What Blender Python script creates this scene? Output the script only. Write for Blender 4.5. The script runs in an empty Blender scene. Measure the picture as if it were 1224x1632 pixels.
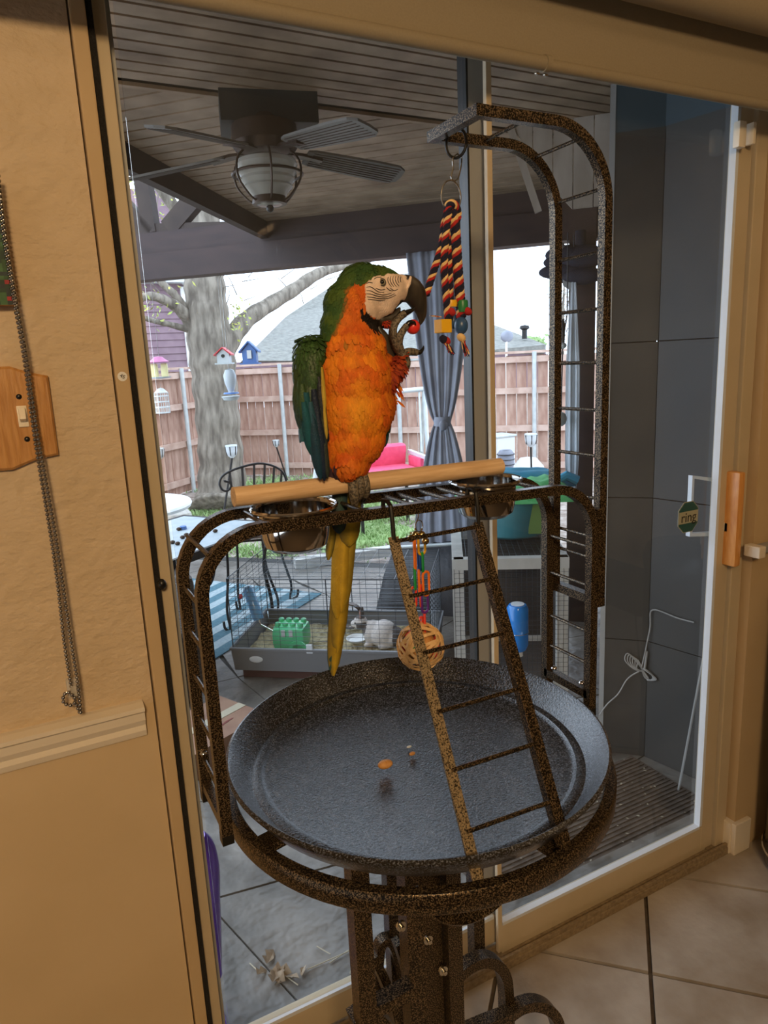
import bpy, bmesh, math, random
from math import sin, cos, pi, radians, sqrt, hypot, atan2
from mathutils import Vector, Matrix
from mathutils.bvhtree import BVHTree
random.seed(7)
SC = bpy.context.scene
COL = SC.collection
V = Vector
# ------------------------------------------------------------------ camera
F, YAW, PITCH, ROLL, CH = 1122.0, radians(27), radians(12.16), radians(-2.726), 1.6
_f = V((sin(YAW)*cos(PITCH), cos(YAW)*cos(PITCH), -sin(PITCH)))
_r = V((cos(YAW), -sin(YAW), 0)); _u = _r.cross(_f)
RX = _r*cos(ROLL)+_u*sin(ROLL); UY = -_r*sin(ROLL)+_u*cos(ROLL); DZ = _f
CP = V((0, 0, CH))
cam = bpy.data.objects.new('camera', bpy.data.cameras.new('camera')); COL.objects.link(cam)
cam.data.sensor_fit = 'VERTICAL'; cam.data.sensor_height = 24; cam.data.lens = 24*F/1632
cam.data.clip_start = 0.02; cam.data.clip_end = 300
cam.matrix_world = Matrix(((RX.x, UY.x, -DZ.x, 0), (RX.y, UY.y, -DZ.y, 0), (RX.z, UY.z, -DZ.z, CH), (0, 0, 0, 1)))
SC.camera = cam
# ------------------------------------------------------------------ sky, lamps, exposure
SC.view_settings.view_transform = 'Standard'; SC.view_settings.look = 'None'
SC.view_settings.gamma = 1; SC.view_settings.use_curve_mapping = False
SC.view_settings.exposure = 0.0
W = bpy.data.worlds.new('sky'); SC.world = W; W.use_nodes = True
nt = W.node_tree; nt.nodes.clear()
_o = nt.nodes.new('ShaderNodeOutputWorld'); _b = nt.nodes.new('ShaderNodeBackground')
_tc = nt.nodes.new('ShaderNodeTexCoord'); _n = nt.nodes.new('ShaderNodeTexNoise'); _cr = nt.nodes.new('ShaderNodeValToRGB')
_n.inputs['Scale'].default_value = 2.0
_cr.color_ramp.elements[0].color = (0.70, 0.84, 1, 1); _cr.color_ramp.elements[1].color = (0.90, 0.96, 1, 1)
nt.links.new(_tc.outputs['Generated'], _n.inputs['Vector']); nt.links.new(_n.outputs['Fac'], _cr.inputs['Fac'])
nt.links.new(_cr.outputs['Color'], _b.inputs['Color']); nt.links.new(_b.outputs[0], _o.inputs[0])
_b.inputs['Strength'].default_value = 3.6
def area(name, loc, target, size, power, color):
    l = bpy.data.lights.new(name, 'AREA'); l.energy = power; l.color = color; l.size = size
    o = bpy.data.objects.new(name, l); COL.objects.link(o); o.location = loc
    o.rotation_euler = (V(target)-V(loc)).to_track_quat('-Z', 'Y').to_euler(); return o
WARM = (1.0, 0.68, 0.36)
area('ceiling_light', (-0.5, -1.6, 2.6), (0.4, 1.2, 0.7), 0.4, 50, WARM)
area('ceiling_light', (1.9, .15, 2.79), (1.6, 0.0, 0.0), 0.4, 3.0, WARM)
# ------------------------------------------------------------------ pixel ray helpers (turn a picture point into a point on a real plane)
def ray(x, y): return RX*((x-612)/F) - UY*((y-816)/F) + DZ
def at(x, y, Y): d = ray(x, y); return CP + d*(Y/d.y)
def az(x, y, z): d = ray(x, y); return CP + d*((z-CH)/d.z)
def ak(x, y, k): d = ray(x, y); return CP + d*(k/(d.x+d.y))
def proj(p):
    q = V(p)-CP; z = q.dot(DZ); return (612+F*q.dot(RX)/z, 816-F*q.dot(UY)/z)
U = V((1, 1, 0)).normalized(); WV = V((1, -1, 0)).normalized(); Z = V((0, 0, 1))
# ------------------------------------------------------------------ materials
def nodes(name):
    m = bpy.data.materials.new(name); m.use_nodes = True
    return m, m.node_tree, m.node_tree.nodes['Principled BSDF']
def mat(name, c, c2=None, rough=0.6, metal=0.0, scale=20, stretch=(1, 1, 1), bump=0.0, bscale=None, detail=4, lo=0.35, hi=0.65, emit=None, spec=None, trans=0, alpha=1, dist=0.02, coat=0, c3=None):
    m, t, p = nodes(name)
    p.inputs['Roughness'].default_value = rough; p.inputs['Metallic'].default_value = metal
    if spec is not None: p.inputs['Specular IOR Level'].default_value = spec
    if trans: p.inputs['Transmission Weight'].default_value = trans
    if alpha < 1: p.inputs['Alpha'].default_value = alpha
    if coat: p.inputs['Coat Weight'].default_value = coat; p.inputs['Coat Roughness'].default_value = 0.1 if name != 'black_tray_speckle_glint' else .3
    p.inputs['Base Color'].default_value = (*c, 1)
    tc = t.nodes.new('ShaderNodeTexCoord'); mp = t.nodes.new('ShaderNodeMapping'); mp.inputs['Scale'].default_value = stretch
    t.links.new(tc.outputs['Object'], mp.inputs['Vector'])
    if c2 is not None:
        n = t.nodes.new('ShaderNodeTexNoise'); n.inputs['Scale'].default_value = scale; n.inputs['Detail'].default_value = detail
        r = t.nodes.new('ShaderNodeValToRGB'); r.color_ramp.elements[0].position = lo; r.color_ramp.elements[1].position = hi
        r.color_ramp.elements[0].color = (*c, 1); r.color_ramp.elements[1].color = (*c2, 1)
        if c3 is not None:
            e = r.color_ramp.elements.new((lo+hi)/2); e.color = (*c3, 1)
        t.links.new(mp.outputs[0], n.inputs['Vector']); t.links.new(n.outputs['Fac'], r.inputs['Fac']); t.links.new(r.outputs['Color'], p.inputs['Base Color'])
    if bump:
        n2 = t.nodes.new('ShaderNodeTexNoise'); n2.inputs['Scale'].default_value = bscale or scale; n2.inputs['Detail'].default_value = 3
        b = t.nodes.new('ShaderNodeBump'); b.inputs['Strength'].default_value = bump; b.inputs['Distance'].default_value = dist
        t.links.new(mp.outputs[0], n2.inputs['Vector']); t.links.new(n2.outputs['Fac'], b.inputs['Height']); t.links.new(b.outputs[0], p.inputs['Normal'])
    if emit: p.inputs['Emission Color'].default_value = (*emit[0], 1); p.inputs['Emission Strength'].default_value = emit[1]
    return m
def colmat(name, rough=0.6, bump=0.0, bscale=300, spec=0.3, stretch=(1, 1, 1), var=0.25, vscale=120):
    m, t, p = nodes(name); p.inputs['Roughness'].default_value = rough; p.inputs['Specular IOR Level'].default_value = spec
    a = t.nodes.new('ShaderNodeAttribute'); a.attribute_name = 'Col'
    tc = t.nodes.new('ShaderNodeTexCoord'); mp = t.nodes.new('ShaderNodeMapping'); mp.inputs['Scale'].default_value = stretch
    t.links.new(tc.outputs['Object'], mp.inputs['Vector'])
    n = t.nodes.new('ShaderNodeTexNoise'); n.inputs['Scale'].default_value = vscale; t.links.new(mp.outputs[0], n.inputs['Vector'])
    mr = t.nodes.new('ShaderNodeMapRange'); mr.inputs['From Min'].default_value = .3; mr.inputs['From Max'].default_value = .7
    mr.inputs['To Min'].default_value = 1-var; mr.inputs['To Max'].default_value = 1+var; t.links.new(n.outputs['Fac'], mr.inputs['Value'])
    mx = t.nodes.new('ShaderNodeVectorMath'); mx.operation = 'SCALE'
    t.links.new(a.outputs['Color'], mx.inputs[0]); t.links.new(mr.outputs[0], mx.inputs['Scale']); t.links.new(mx.outputs[0], p.inputs['Base Color'])
    if bump:
        n2 = t.nodes.new('ShaderNodeTexNoise'); n2.inputs['Scale'].default_value = bscale; t.links.new(mp.outputs[0], n2.inputs['Vector'])
        b = t.nodes.new('ShaderNodeBump'); b.inputs['Strength'].default_value = bump; b.inputs['Distance'].default_value = .003
        t.links.new(n2.outputs['Fac'], b.inputs['Height']); t.links.new(b.outputs[0], p.inputs['Normal'])
    return m
def glassmat(name, tint=(0.93, 0.96, 1.0), dust=0.035, refl=1.0):
    m = bpy.data.materials.new(name); m.use_nodes = True; t = m.node_tree; t.nodes.clear()
    o = t.nodes.new('ShaderNodeOutputMaterial'); tr = t.nodes.new('ShaderNodeBsdfTransparent'); tr.inputs[0].default_value = (*tint, 1)
    gl = t.nodes.new('ShaderNodeBsdfGlossy'); gl.inputs['Roughness'].default_value = 0.02
    df = t.nodes.new('ShaderNodeBsdfDiffuse'); df.inputs[0].default_value = (.75, .8, .9, 1)
    fr = t.nodes.new('ShaderNodeFresnel'); fr.inputs[0].default_value = 1.45
    m1 = t.nodes.new('ShaderNodeMixShader'); m2 = t.nodes.new('ShaderNodeMixShader')
    tc = t.nodes.new('ShaderNodeTexCoord'); n = t.nodes.new('ShaderNodeTexNoise'); n.inputs['Scale'].default_value = 3; n.inputs['Detail'].default_value = 8
    mr = t.nodes.new('ShaderNodeMapRange'); mr.inputs['From Min'].default_value = .35; mr.inputs['From Max'].default_value = .75
    mr.inputs['To Min'].default_value = dust*.4; mr.inputs['To Max'].default_value = dust*1.8
    t.links.new(tc.outputs['Object'], n.inputs['Vector']); t.links.new(n.outputs['Fac'], mr.inputs['Value'])
    mm = t.nodes.new('ShaderNodeMath'); mm.operation = 'MULTIPLY'; mm.inputs[1].default_value = refl; t.links.new(fr.outputs[0], mm.inputs[0]); ge = t.nodes.new('ShaderNodeNewGeometry'); iv = t.nodes.new('ShaderNodeMath'); iv.operation = 'SUBTRACT'; iv.inputs[0].default_value = 1; t.links.new(ge.outputs['Backfacing'], iv.inputs[1]); m3 = t.nodes.new('ShaderNodeMath'); m3.operation = 'MULTIPLY'; t.links.new(mm.outputs[0], m3.inputs[0]); t.links.new(iv.outputs[0], m3.inputs[1])
    t.links.new(m3.outputs[0], m1.inputs[0]); t.links.new(tr.outputs[0], m1.inputs[1]); t.links.new(gl.outputs[0], m1.inputs[2])
    t.links.new(mr.outputs[0], m2.inputs[0]); t.links.new(m1.outputs[0], m2.inputs[1]); t.links.new(df.outputs[0], m2.inputs[2])
    t.links.new(m2.outputs[0], o.inputs[0]); return m
M = {}
M['hammer'] = mat('hammered_copper_black', (.006, .005, .004), (.25, .175, .10), rough=.3, metal=.6, scale=520, lo=.46, hi=.66, detail=1, bump=.4, bscale=520, dist=.0008)
M['ladder'] = mat('hammered_copper_lit', (.015, .011, .007), (.40, .31, .19), rough=.32, metal=.45, scale=480, lo=.34, hi=.58, detail=1, bump=.6, bscale=480, dist=.001)  # same hammered paint, brightened to paint in room light on the left ladder rail
M['tray'] = mat('black_tray_speckle_glint', (.002, .0022, .003), (.135, .15, .19), rough=.2, coat=.45, metal=.0, scale=400, lo=.50, hi=.70, detail=1, bump=1, bscale=300, dist=.0014, spec=.8)  # speckle; its bluish tone and contrast also paint in window glints
M['black'] = mat('black_plastic', (.006, .006, .006), rough=.35)
M['fuzz'] = mat('black_weather_strip', (.006, .005, .005), (.02, .018, .016), rough=1, scale=400)
M['steel'] = mat('polished_steel', (.62, .60, .58), rough=.08, metal=1.0)
M['chain'] = mat('nickel_beads', (.33, .31, .29), rough=.25, metal=1.0)
M['wire'] = mat('bright_wire', (.6, .58, .52), rough=.2, metal=1.0)
M['brass'] = mat('brass_bells', (.55, .4, .18), rough=.22, metal=1.0)
M['perch'] = mat('pine_dowel', (.60, .39, .21), (.74, .52, .31), rough=.5, scale=14, stretch=(1.2, 14, 14), bump=.05, bscale=30)
M['wall'] = mat('textured_wall_paint', (.56, .43, .28), (.60, .465, .31), rough=.75, scale=18, bump=.9, bscale=60, dist=.006, stretch=(.75, 1, 1.15))
M['wallflat'] = mat('flat_tan_paint', (.50, .36, .20), (.53, .385, .22), rough=.8, scale=6)
M['wainscot'] = mat('lower_wall_paint', (.56, .42, .25), (.59, .445, .27), rough=.8, scale=6)
M['cream'] = mat('cream_trim', (.72, .64, .52), rough=.5)
M['ceil'] = mat('room_ceiling_paint', (.6, .5, .36), rough=.9)
M['frame'] = mat('beige_vinyl_frame', (.50, .41, .27), (.54, .44, .30), rough=.5, scale=8)
M['framegrey'] = mat('aluminium_outer_frame', (.34, .345, .34), rough=.45, metal=.2)
M['bead'] = mat('glazing_bead', (.62, .66, .70), rough=.35)
M['valance'] = mat('tan_valance', (.27, .22, .145), (.29, .24, .16), rough=.75, scale=300, bump=.15, bscale=600, dist=.001)
M['oak'] = mat('oak_plate', (.42, .19, .05), (.55, .28, .09), rough=.4, scale=20, stretch=(8, 8, 1), bump=.1)
M['ivory'] = mat('ivory_plastic', (.8, .72, .58), rough=.35)
M['white'] = mat('white_plastic', (.78, .78, .76), rough=.4)
M['clear'] = mat('clear_acrylic', (.75, .72, .66), rough=.15, alpha=.45)
M['handlewood'] = mat('orange_wood_pull', (.62, .27, .07), (.7, .34, .1), rough=.35, scale=30, stretch=(6, 6, 1))
M['tile'] = mat('beige_floor_tile', (.25, .19, .13), (.50, .45, .385), rough=.42, scale=4.5, bump=.08, bscale=40, detail=8, lo=.3, hi=.7)
M['grout'] = mat('brown_grout', (.07, .05, .035), (.10, .075, .05), rough=.9, scale=60)
M['glass'] = glassmat('door_glass', dust=.016, refl=1.0)
M['glass2'] = glassmat('sliding_door_glass', dust=.02, refl=1.2)
M['concrete'] = mat('stamped_concrete', (.075, .066, .054), (.20, .18, .155), rough=.42, scale=4.5, bump=.9, bscale=9, detail=8, dist=.02)
M['joint'] = mat('dark_joint', (.035, .033, .03), rough=.9)
M['soil'] = mat('mulch_soil', (.20, .15, .12), (.46, .40, .35), rough=.95, scale=7, bump=.6, bscale=30, detail=8)
M['grass'] = mat('spring_grass', (.22, .36, .12), (.44, .58, .26), rough=.8, scale=6)
M['board'] = mat('weathered_ceiling_board', (.25, .165, .10), (.43, .30, .195), rough=.6, scale=6, stretch=(1, 1, 1), detail=6)
M['boarddark'] = mat('ceiling_gap', (.02, .014, .01), rough=.9)
M['beam'] = mat('stained_beam', (.022, .009, .009), (.036, .016, .014), rough=.6, scale=5, stretch=(1, 1, 4), detail=6)
M['truss'] = mat('dark_truss', (.028, .016, .012), (.045, .028, .02), rough=.7, scale=8)
M['darkwall'] = mat('charcoal_panel', (.026, .0245, .021), (.042, .039, .034), rough=.6, scale=2, detail=8)
M['teal_dark'] = mat('dark_teal_frieze', (.025, .05, .065), rough=.6)
M['gable'] = mat('gable_board', (.30, .25, .2), (.44, .38, .32), rough=.6, scale=12, stretch=(1, 1, .3))
M['grime'] = mat('grimy_track', (.20, .145, .085), (.30, .225, .135), rough=.7, scale=90)
M['navy'] = mat('navy_canvas', (.012, .016, .035), rough=.8)
M['fence'] = mat('red_cedar_picket', (.36, .20, .15), (.56, .37, .29), rough=.85, scale=5, stretch=(2, 2, .6), detail=6)
M['rail'] = mat('fence_rail', (.50, .33, .26), (.66, .48, .4), rough=.85, scale=6)
M['galv'] = mat('galvanised_pipe', (.5, .55, .56), (.62, .66, .66), rough=.5, metal=.3, scale=10)
M['bark'] = mat('grey_bark', (.12, .10, .08), (.30, .26, .21), rough=.95, scale=9, stretch=(1.6, 1.6, .35), bump=.9, bscale=14, detail=8, dist=.03)
M['siding'] = mat('mauve_siding', (.20, .13, .16), (.25, .17, .2), rough=.8, scale=4)
M['shingle'] = mat('grey_shingles', (.17, .17, .155), (.26, .26, .235), rough=.9, scale=9, stretch=(1, 1, 3))
M['whitepaint'] = mat('white_paint', (.75, .76, .75), rough=.6)
M['rock'] = mat('pale_rock', (.36, .33, .29), (.62, .6, .55), rough=.9, scale=6, bump=.5)
M['curtain'] = mat('grey_outdoor_sheer', (.24, .255, .31), (.31, .33, .39), rough=.8, scale=8)
M['iron'] = mat('black_wrought_iron', (.02, .02, .022), rough=.45, metal=.4)
M['bluetable'] = mat('pale_blue_table_top', (.36, .43, .48), (.46, .53, .57), rough=.35, scale=12)
M['rug_a'] = mat('rug_blue', (.045, .12, .16), (.07, .16, .2), rough=.95, scale=60)
M['rug_b'] = mat('rug_grey', (.24, .31, .34), (.32, .39, .41), rough=.95, scale=60)
M['wicker'] = mat('dark_wicker', (.02, .018, .018), (.07, .06, .055), rough=.6, scale=40, stretch=(.4, .4, 3), bump=.6)
M['cagebin'] = mat('grey_cage_bin', (.17, .175, .185), rough=.5)
M['maroon'] = mat('maroon_cart', (.07, .025, .022), rough=.6)
M['cagewire'] = mat('cage_wire', (.07, .085, .10), rough=.35, metal=.7)
M['hay'] = mat('hay_bedding', (.30, .24, .13), (.5, .43, .27), rough=1, scale=50, bump=1)
M['greenpl'] = mat('mint_green_plastic', (.12, .62, .30), rough=.25)
M['bluebottle'] = mat('blue_bottle', (.02, .24, .72), rough=.1, trans=.2)
M['lightblue'] = mat('pale_blue_bottle', (.2, .45, .75), rough=.15, trans=.2)
M['furw'] = mat('white_fur', (.7, .66, .62), (.8, .77, .74), rough=1, scale=50, bump=.5)
M['furg'] = mat('grey_fur', (.12, .11, .11), (.2, .18, .17), rough=1, scale=50, bump=.5)
M['pinkear'] = mat('pink_ear', (.6, .35, .3), rough=.8)
M['pinkcush'] = mat('hot_pink_cushion', (.72, .07, .16), (.8, .1, .2), rough=.8, scale=20)
M['redpl'] = mat('red_roof_paint', (.7, .05, .06), rough=.5)
M['bluep'] = mat('blue_house_paint', (.09, .20, .48), rough=.5)
M['pinkp'] = mat('pink_feeder', (.55, .18, .35), rough=.5)
M['yellowp'] = mat('pale_yellow_panel', (.75, .68, .35), rough=.5)
M['whiteg'] = mat('milky_glass', (.6, .65, .68), rough=.2, alpha=.8)
M['hutch'] = mat('weathered_white_wood', (.42, .41, .38), (.55, .54, .5), rough=.7, scale=10, stretch=(1, 1, .3))
M['dark'] = mat('dark_interior', (.035, .03, .028), (.06, .05, .045), rough=.9, scale=6)
M['greenfab'] = mat('green_fabric', (.07, .38, .12), (.12, .5, .2), rough=.8, scale=8, bump=.4, bscale=6)
M['tealfab'] = mat('teal_blue_fabric', (.03, .25, .42), (.05, .33, .5), rough=.8, scale=8, bump=.4, bscale=6)
M['tealtub'] = mat('teal_plastic_tub', (.025, .15, .19), (.05, .22, .26), rough=.3, scale=5, coat=.3)
M['greenpanel'] = mat('green_panel', (.12, .22, .06), rough=.4)
M['tarp'] = mat('black_tarp', (.02, .021, .025), (.04, .042, .05), rough=.45, scale=6, bump=.6, bscale=8)
M['cardboard'] = mat('cardboard', (.24, .13, .085), (.29, .17, .11), rough=.85, scale=8)
M['print'] = mat('faded_print', (.22, .06, .05), rough=.8)
M['purple'] = mat('violet_plastic', (.11, .035, .42), rough=.2, coat=.3)
M['mat'] = mat('ribbed_doormat', (.07, .05, .037), (.12, .09, .07), rough=1, scale=30)
M['cord'] = mat('grey_cord', (.30, .29, .27), rough=.5)
M['leaf'] = mat('dry_leaf', (.22, .15, .09), (.34, .27, .19), rough=.9, scale=30)
M['straw'] = mat('straw', (.42, .37, .27), rough=.9)
M['fanblade'] = mat('limewashed_blade', (.13, .12, .105), (.2, .185, .165), rough=.6, scale=6, stretch=(1, 1, 1))
M['bronze'] = mat('oil_bronze', (.05, .03, .02), rough=.4, metal=.6)
M['fanbox'] = mat('fan_box_dark', (.006, .010, .010), rough=.6)
M['ribglass'] = mat('ribbed_lamp_glass', (.5, .48, .42), rough=.15, alpha=.6)
M['signteal'] = mat('sign_teal', (.02, .09, .09), rough=.3)
M['signwhite'] = mat('sign_grey', (.36, .36, .27), rough=.4)
M['ink'] = mat('black_ink', (.01, .01, .01), rough=.5)
M['redball'] = mat('red_bead', (.8, .04, .03), rough=.35)
M['yellow'] = mat('yellow_bead', (.85, .48, .02), rough=.4)
M['bluebead'] = mat('blue_bead', (.03, .09, .22), rough=.35)
M['greenbead'] = mat('green_bead', (.02, .20, .06), rough=.4)
M['orange'] = mat('orange_link', (.9, .20, .02), rough=.35)
M['linkgreen'] = mat('green_link', (.01, .30, .06), rough=.35)
M['linkblue'] = mat('blue_link', (.01, .07, .35), rough=.35)
M['linkpurple'] = mat('purple_link', (.13, .03, .32), rough=.35)
M['linkred'] = mat('red_link', (.8, .07, .05), rough=.35)
M['rope_navy'] = mat('navy_cotton', (.012, .012, .035), rough=.95)
M['rope_red'] = mat('red_cotton', (.42, .02, .02), rough=.95)
M['rope_yellow'] = mat('yellow_cotton', (.80, .55, .25), rough=.95)
M['vine'] = mat('vine_strip', (.62, .38, .16), (.78, .54, .28), rough=.7, scale=60)
M['almond'] = mat('almond_shell', (.50, .23, .06), (.62, .33, .12), rough=.6, scale=90, stretch=(4, 1, 1), bump=.4, bscale=200, dist=.001)
M['beak'] = mat('black_beak', (.015, .013, .012), (.06, .048, .035), rough=.4, scale=60, stretch=(1, 1, .3), bump=.2, bscale=150, dist=.0006)
M['scale'] = mat('scaly_grey_skin', (.045, .038, .03), (.17, .14, .10), rough=.6, scale=330, detail=1, lo=.42, hi=.55, bump=.7, bscale=330, dist=.001)
M['claw'] = mat('black_claw', (.008, .008, .008), rough=.25)
M['iris'] = mat('olive_iris', (.30, .26, .16), rough=.2)
M['plume'] = colmat('plumage', rough=.65, bump=.35, bscale=500, spec=.2, var=.12, vscale=90)
M['feather'] = colmat('flight_feather', rough=.45, bump=.25, bscale=500, spec=.35, var=.15, vscale=60)
M['paint'] = colmat('painted_canvas', rough=.5, var=.3, vscale=60)
M['bin'] = mat('gloss_black_bin', (.004, .004, .005), rough=.15, coat=.4)
# ------------------------------------------------------------------ mesh builder
ORG = {}
class MB:
    def __init__(s): s.v = []; s.f = []; s.c = []; s.cur = None
    def add(s, vs, fs):
        n = len(s.v); s.v += [V(a) for a in vs]; s.f += [tuple(n+i for i in f) for f in fs]
        s.c += [s.cur]*len(vs); return s
    def box(s, c, size, ax=None, bev=0):
        X, Y, Zz = ax or (V((1, 0, 0)), V((0, 1, 0)), Z); c = V(c); h = [a/2 for a in size]
        if bev <= 0:
            vs = [c+X*(i*h[0])+Y*(j*h[1])+Zz*(k*h[2]) for k in (-1, 1) for j in (-1, 1) for i in (-1, 1)]
            return s.add(vs, [(0, 2, 3, 1), (4, 5, 7, 6), (0, 1, 5, 4), (2, 6, 7, 3), (0, 4, 6, 2), (1, 3, 7, 5)])
        b = min(bev, *[q*.95 for q in h]); vs = []; 
        bm = bmesh.new(); bmesh.ops.create_cube(bm, size=1)
        for q in bm.verts: q.co = V((q.co.x*size[0], q.co.y*size[1], q.co.z*size[2]))
        bmesh.ops.bevel(bm, geom=bm.edges[:], offset=b, segments=2, profile=.6, affect='EDGES')
        bm.verts.ensure_lookup_table()
        vs = [c+X*q.co.x+Y*q.co.y+Zz*q.co.z for q in bm.verts]; fs = [[q.index for q in f.verts] for f in bm.faces]; bm.free()
        return s.add(vs, fs)
    def tube(s, pts, r, n=8, closed=False, square=None, cap=True):
        """r: radius or list; square=(w,h,refdir): rectangular section with the h side along refdir"""
        pts = [V(p) for p in pts]; N = len(pts); rings = []
        rr = r if isinstance(r, (list, tuple)) else [r]*N
        prev = None
        for i, p in enumerate(pts):
            if closed: t = (pts[(i+1) % N]-pts[i-1]).normalized()
            else: t = (pts[min(i+1, N-1)]-pts[max(i-1, 0)]).normalized()
            if square:
                w, h, ref = square; b = V(ref); b = (b-t*b.dot(t)).normalized(); a = t.cross(b)
                rings.append([p+a*(w/2*i1)+b*(h/2*j1) for i1, j1 in ((-1, -1), (1, -1), (1, 1), (-1, 1))])
            else:
                if prev is None:
                    a = t.orthogonal().normalized()
                else:
                    a = prev-t*prev.dot(t)
                    a = a.normalized() if a.length > 1e-6 else t.orthogonal().normalized()
                prev = a; b = t.cross(a)
                rings.append([p+(a*cos(2*pi*k/n)+b*sin(2*pi*k/n))*rr[i] for k in range(n)])
        m = len(rings[0]); vs = [q for g in rings for q in g]; fs = []
        for i in range(N if closed else N-1):
            j = (i+1) % N
            for k in range(m): fs.append((i*m+k, i*m+(k+1) % m, j*m+(k+1) % m, j*m+k))
        if not closed and cap: fs.append(tuple(range(m))[::-1]); fs.append(tuple((N-1)*m+k for k in range(m)))
        return s.add(vs, fs)
    def lathe(s, prof, c, n=32, axis=Z, closed=False):
        c = V(c); axis = V(axis).normalized(); a = axis.orthogonal().normalized(); b = axis.cross(a)
        if abs(axis.z) > .999: a, b = V((1, 0, 0)), V((0, 1, 0))
        vs = [c+axis*z+(a*cos(2*pi*k/n)+b*sin(2*pi*k/n))*max(r, 1e-5) for r, z in prof for k in range(n)]; fs = []
        P = len(prof)
        for i in range(P if closed else P-1):
            j = (i+1) % P
            for k in range(n): fs.append((i*n+k, i*n+(k+1) % n, j*n+(k+1) % n, j*n+k))
        return s.add(vs, fs)
    def ball(s, c, r, n=12, m=8, ax=None):
        if not isinstance(r, (tuple, list)): r = (r, r, r)
        X, Y, Zz = ax or (V((1, 0, 0)), V((0, 1, 0)), Z); c = V(c)
        vs = []; fs = []
        for i in range(m+1):
            th = pi*i/m
            for k in range(n):
                ph = 2*pi*k/n; vs.append(c+X*(r[0]*sin(th)*cos(ph))+Y*(r[1]*sin(th)*sin(ph))+Zz*(r[2]*cos(th)))
        for i in range(m):
            for k in range(n): fs.append((i*n+k, (i+1)*n+k, (i+1)*n+(k+1) % n, i*n+(k+1) % n))
        return s.add(vs, fs)
    def prism(s, poly, off):
        n = len(poly); off = V(off); vs = [V(p) for p in poly]+[V(p)+off for p in poly]
        fs = [tuple(range(n))[::-1], tuple(range(n, 2*n))]+[(i, (i+1) % n, n+(i+1) % n, n+i) for i in range(n)]
        return s.add(vs, fs)
    def build(s, name, m, parent=None, smooth=False, label=None, cat=None, group=None, kind=None, fix=True):
        me = bpy.data.meshes.new(name)
        if parent is not None: o0 = ORG[parent.name]
        else:
            lo = V([min(q[i] for q in s.v) for i in range(3)]); hi = V([max(q[i] for q in s.v) for i in range(3)])
            o0 = V(((lo.x+hi.x)/2, (lo.y+hi.y)/2, lo.z))
        me.from_pydata([tuple(q-o0) for q in s.v], [], s.f)
        if any(q is not None for q in s.c):
            at_ = me.color_attributes.new('Col', 'FLOAT_COLOR', 'POINT')
            for i, q in enumerate(s.c): at_.data[i].color = (*(q or (.5, .5, .5)), 1)
        if fix:
            bm = bmesh.new(); bm.from_mesh(me); bmesh.ops.remove_doubles(bm, verts=bm.verts, dist=1e-6); bmesh.ops.recalc_face_normals(bm, faces=bm.faces); bm.to_mesh(me); bm.free()
        me.materials.append(m)
        if smooth:
            me.shade_smooth() if hasattr(me, 'shade_smooth') else None
            if smooth != 2:
                try: me.set_sharp_from_angle(angle=radians(35))
                except Exception: pass
        o = bpy.data.objects.new(name, me); COL.objects.link(o)
        ORG[o.name] = o0
        if parent is not None: o.parent = parent
        else: o.location = o0
        return tag(o, label, cat, group, kind)
def tag(o, label=None, cat=None, group=None, kind=None):
    if label: o['label'] = label
    if cat: o['category'] = cat
    if group: o['group'] = group
    if kind: o['kind'] = kind
    return o
def thing(name, loc, label=None, cat=None, group=None, kind=None):
    o = bpy.data.objects.new(name, None); COL.objects.link(o); o.location = loc; o.empty_display_size = .05; ORG[o.name] = V(loc)
    return tag(o, label, cat, group, kind)
def smoothpts(pts, sub=6, closed=False):
    pts = [V(p) for p in pts]; N = len(pts); out = []
    rng = range(N) if closed else range(N-1)
    for i in rng:
        if closed: p0, p1, p2, p3 = pts[i-1], pts[i], pts[(i+1) % N], pts[(i+2) % N]
        else: p0, p1, p2, p3 = pts[max(i-1, 0)], pts[i], pts[i+1], pts[min(i+2, N-1)]
        for k in range(sub):
            t = k/sub; out.append(.5*((2*p1)+(p2-p0)*t+(2*p0-5*p1+4*p2-p3)*t*t+(3*p1-3*p2+p3-p0)*t**3))
    if not closed: out.append(pts[-1])
    return out
def interp(vals, sub=6):
    out = []
    for i in range(len(vals)-1):
        for k in range(sub): out.append(vals[i]+(vals[i+1]-vals[i])*k/sub)
    return out+[vals[-1]]
def arc(c, r, a0, a1, ux, uy, n=8): return [V(c)+V(ux)*(r*cos(a0+(a1-a0)*i/n))+V(uy)*(r*sin(a0+(a1-a0)*i/n)) for i in range(n+1)]
S = 'structure'
XX, YY = V((1, 0, 0)), V((0, 1, 0))
# ================================================================== ROOM SHELL
DY = 1.334                       # plane of the door panes
fl = MB().box((0.6, -1.0, -.03), (7, 4.7, .04)).build('floor', M['grout'], kind=S)
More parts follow.
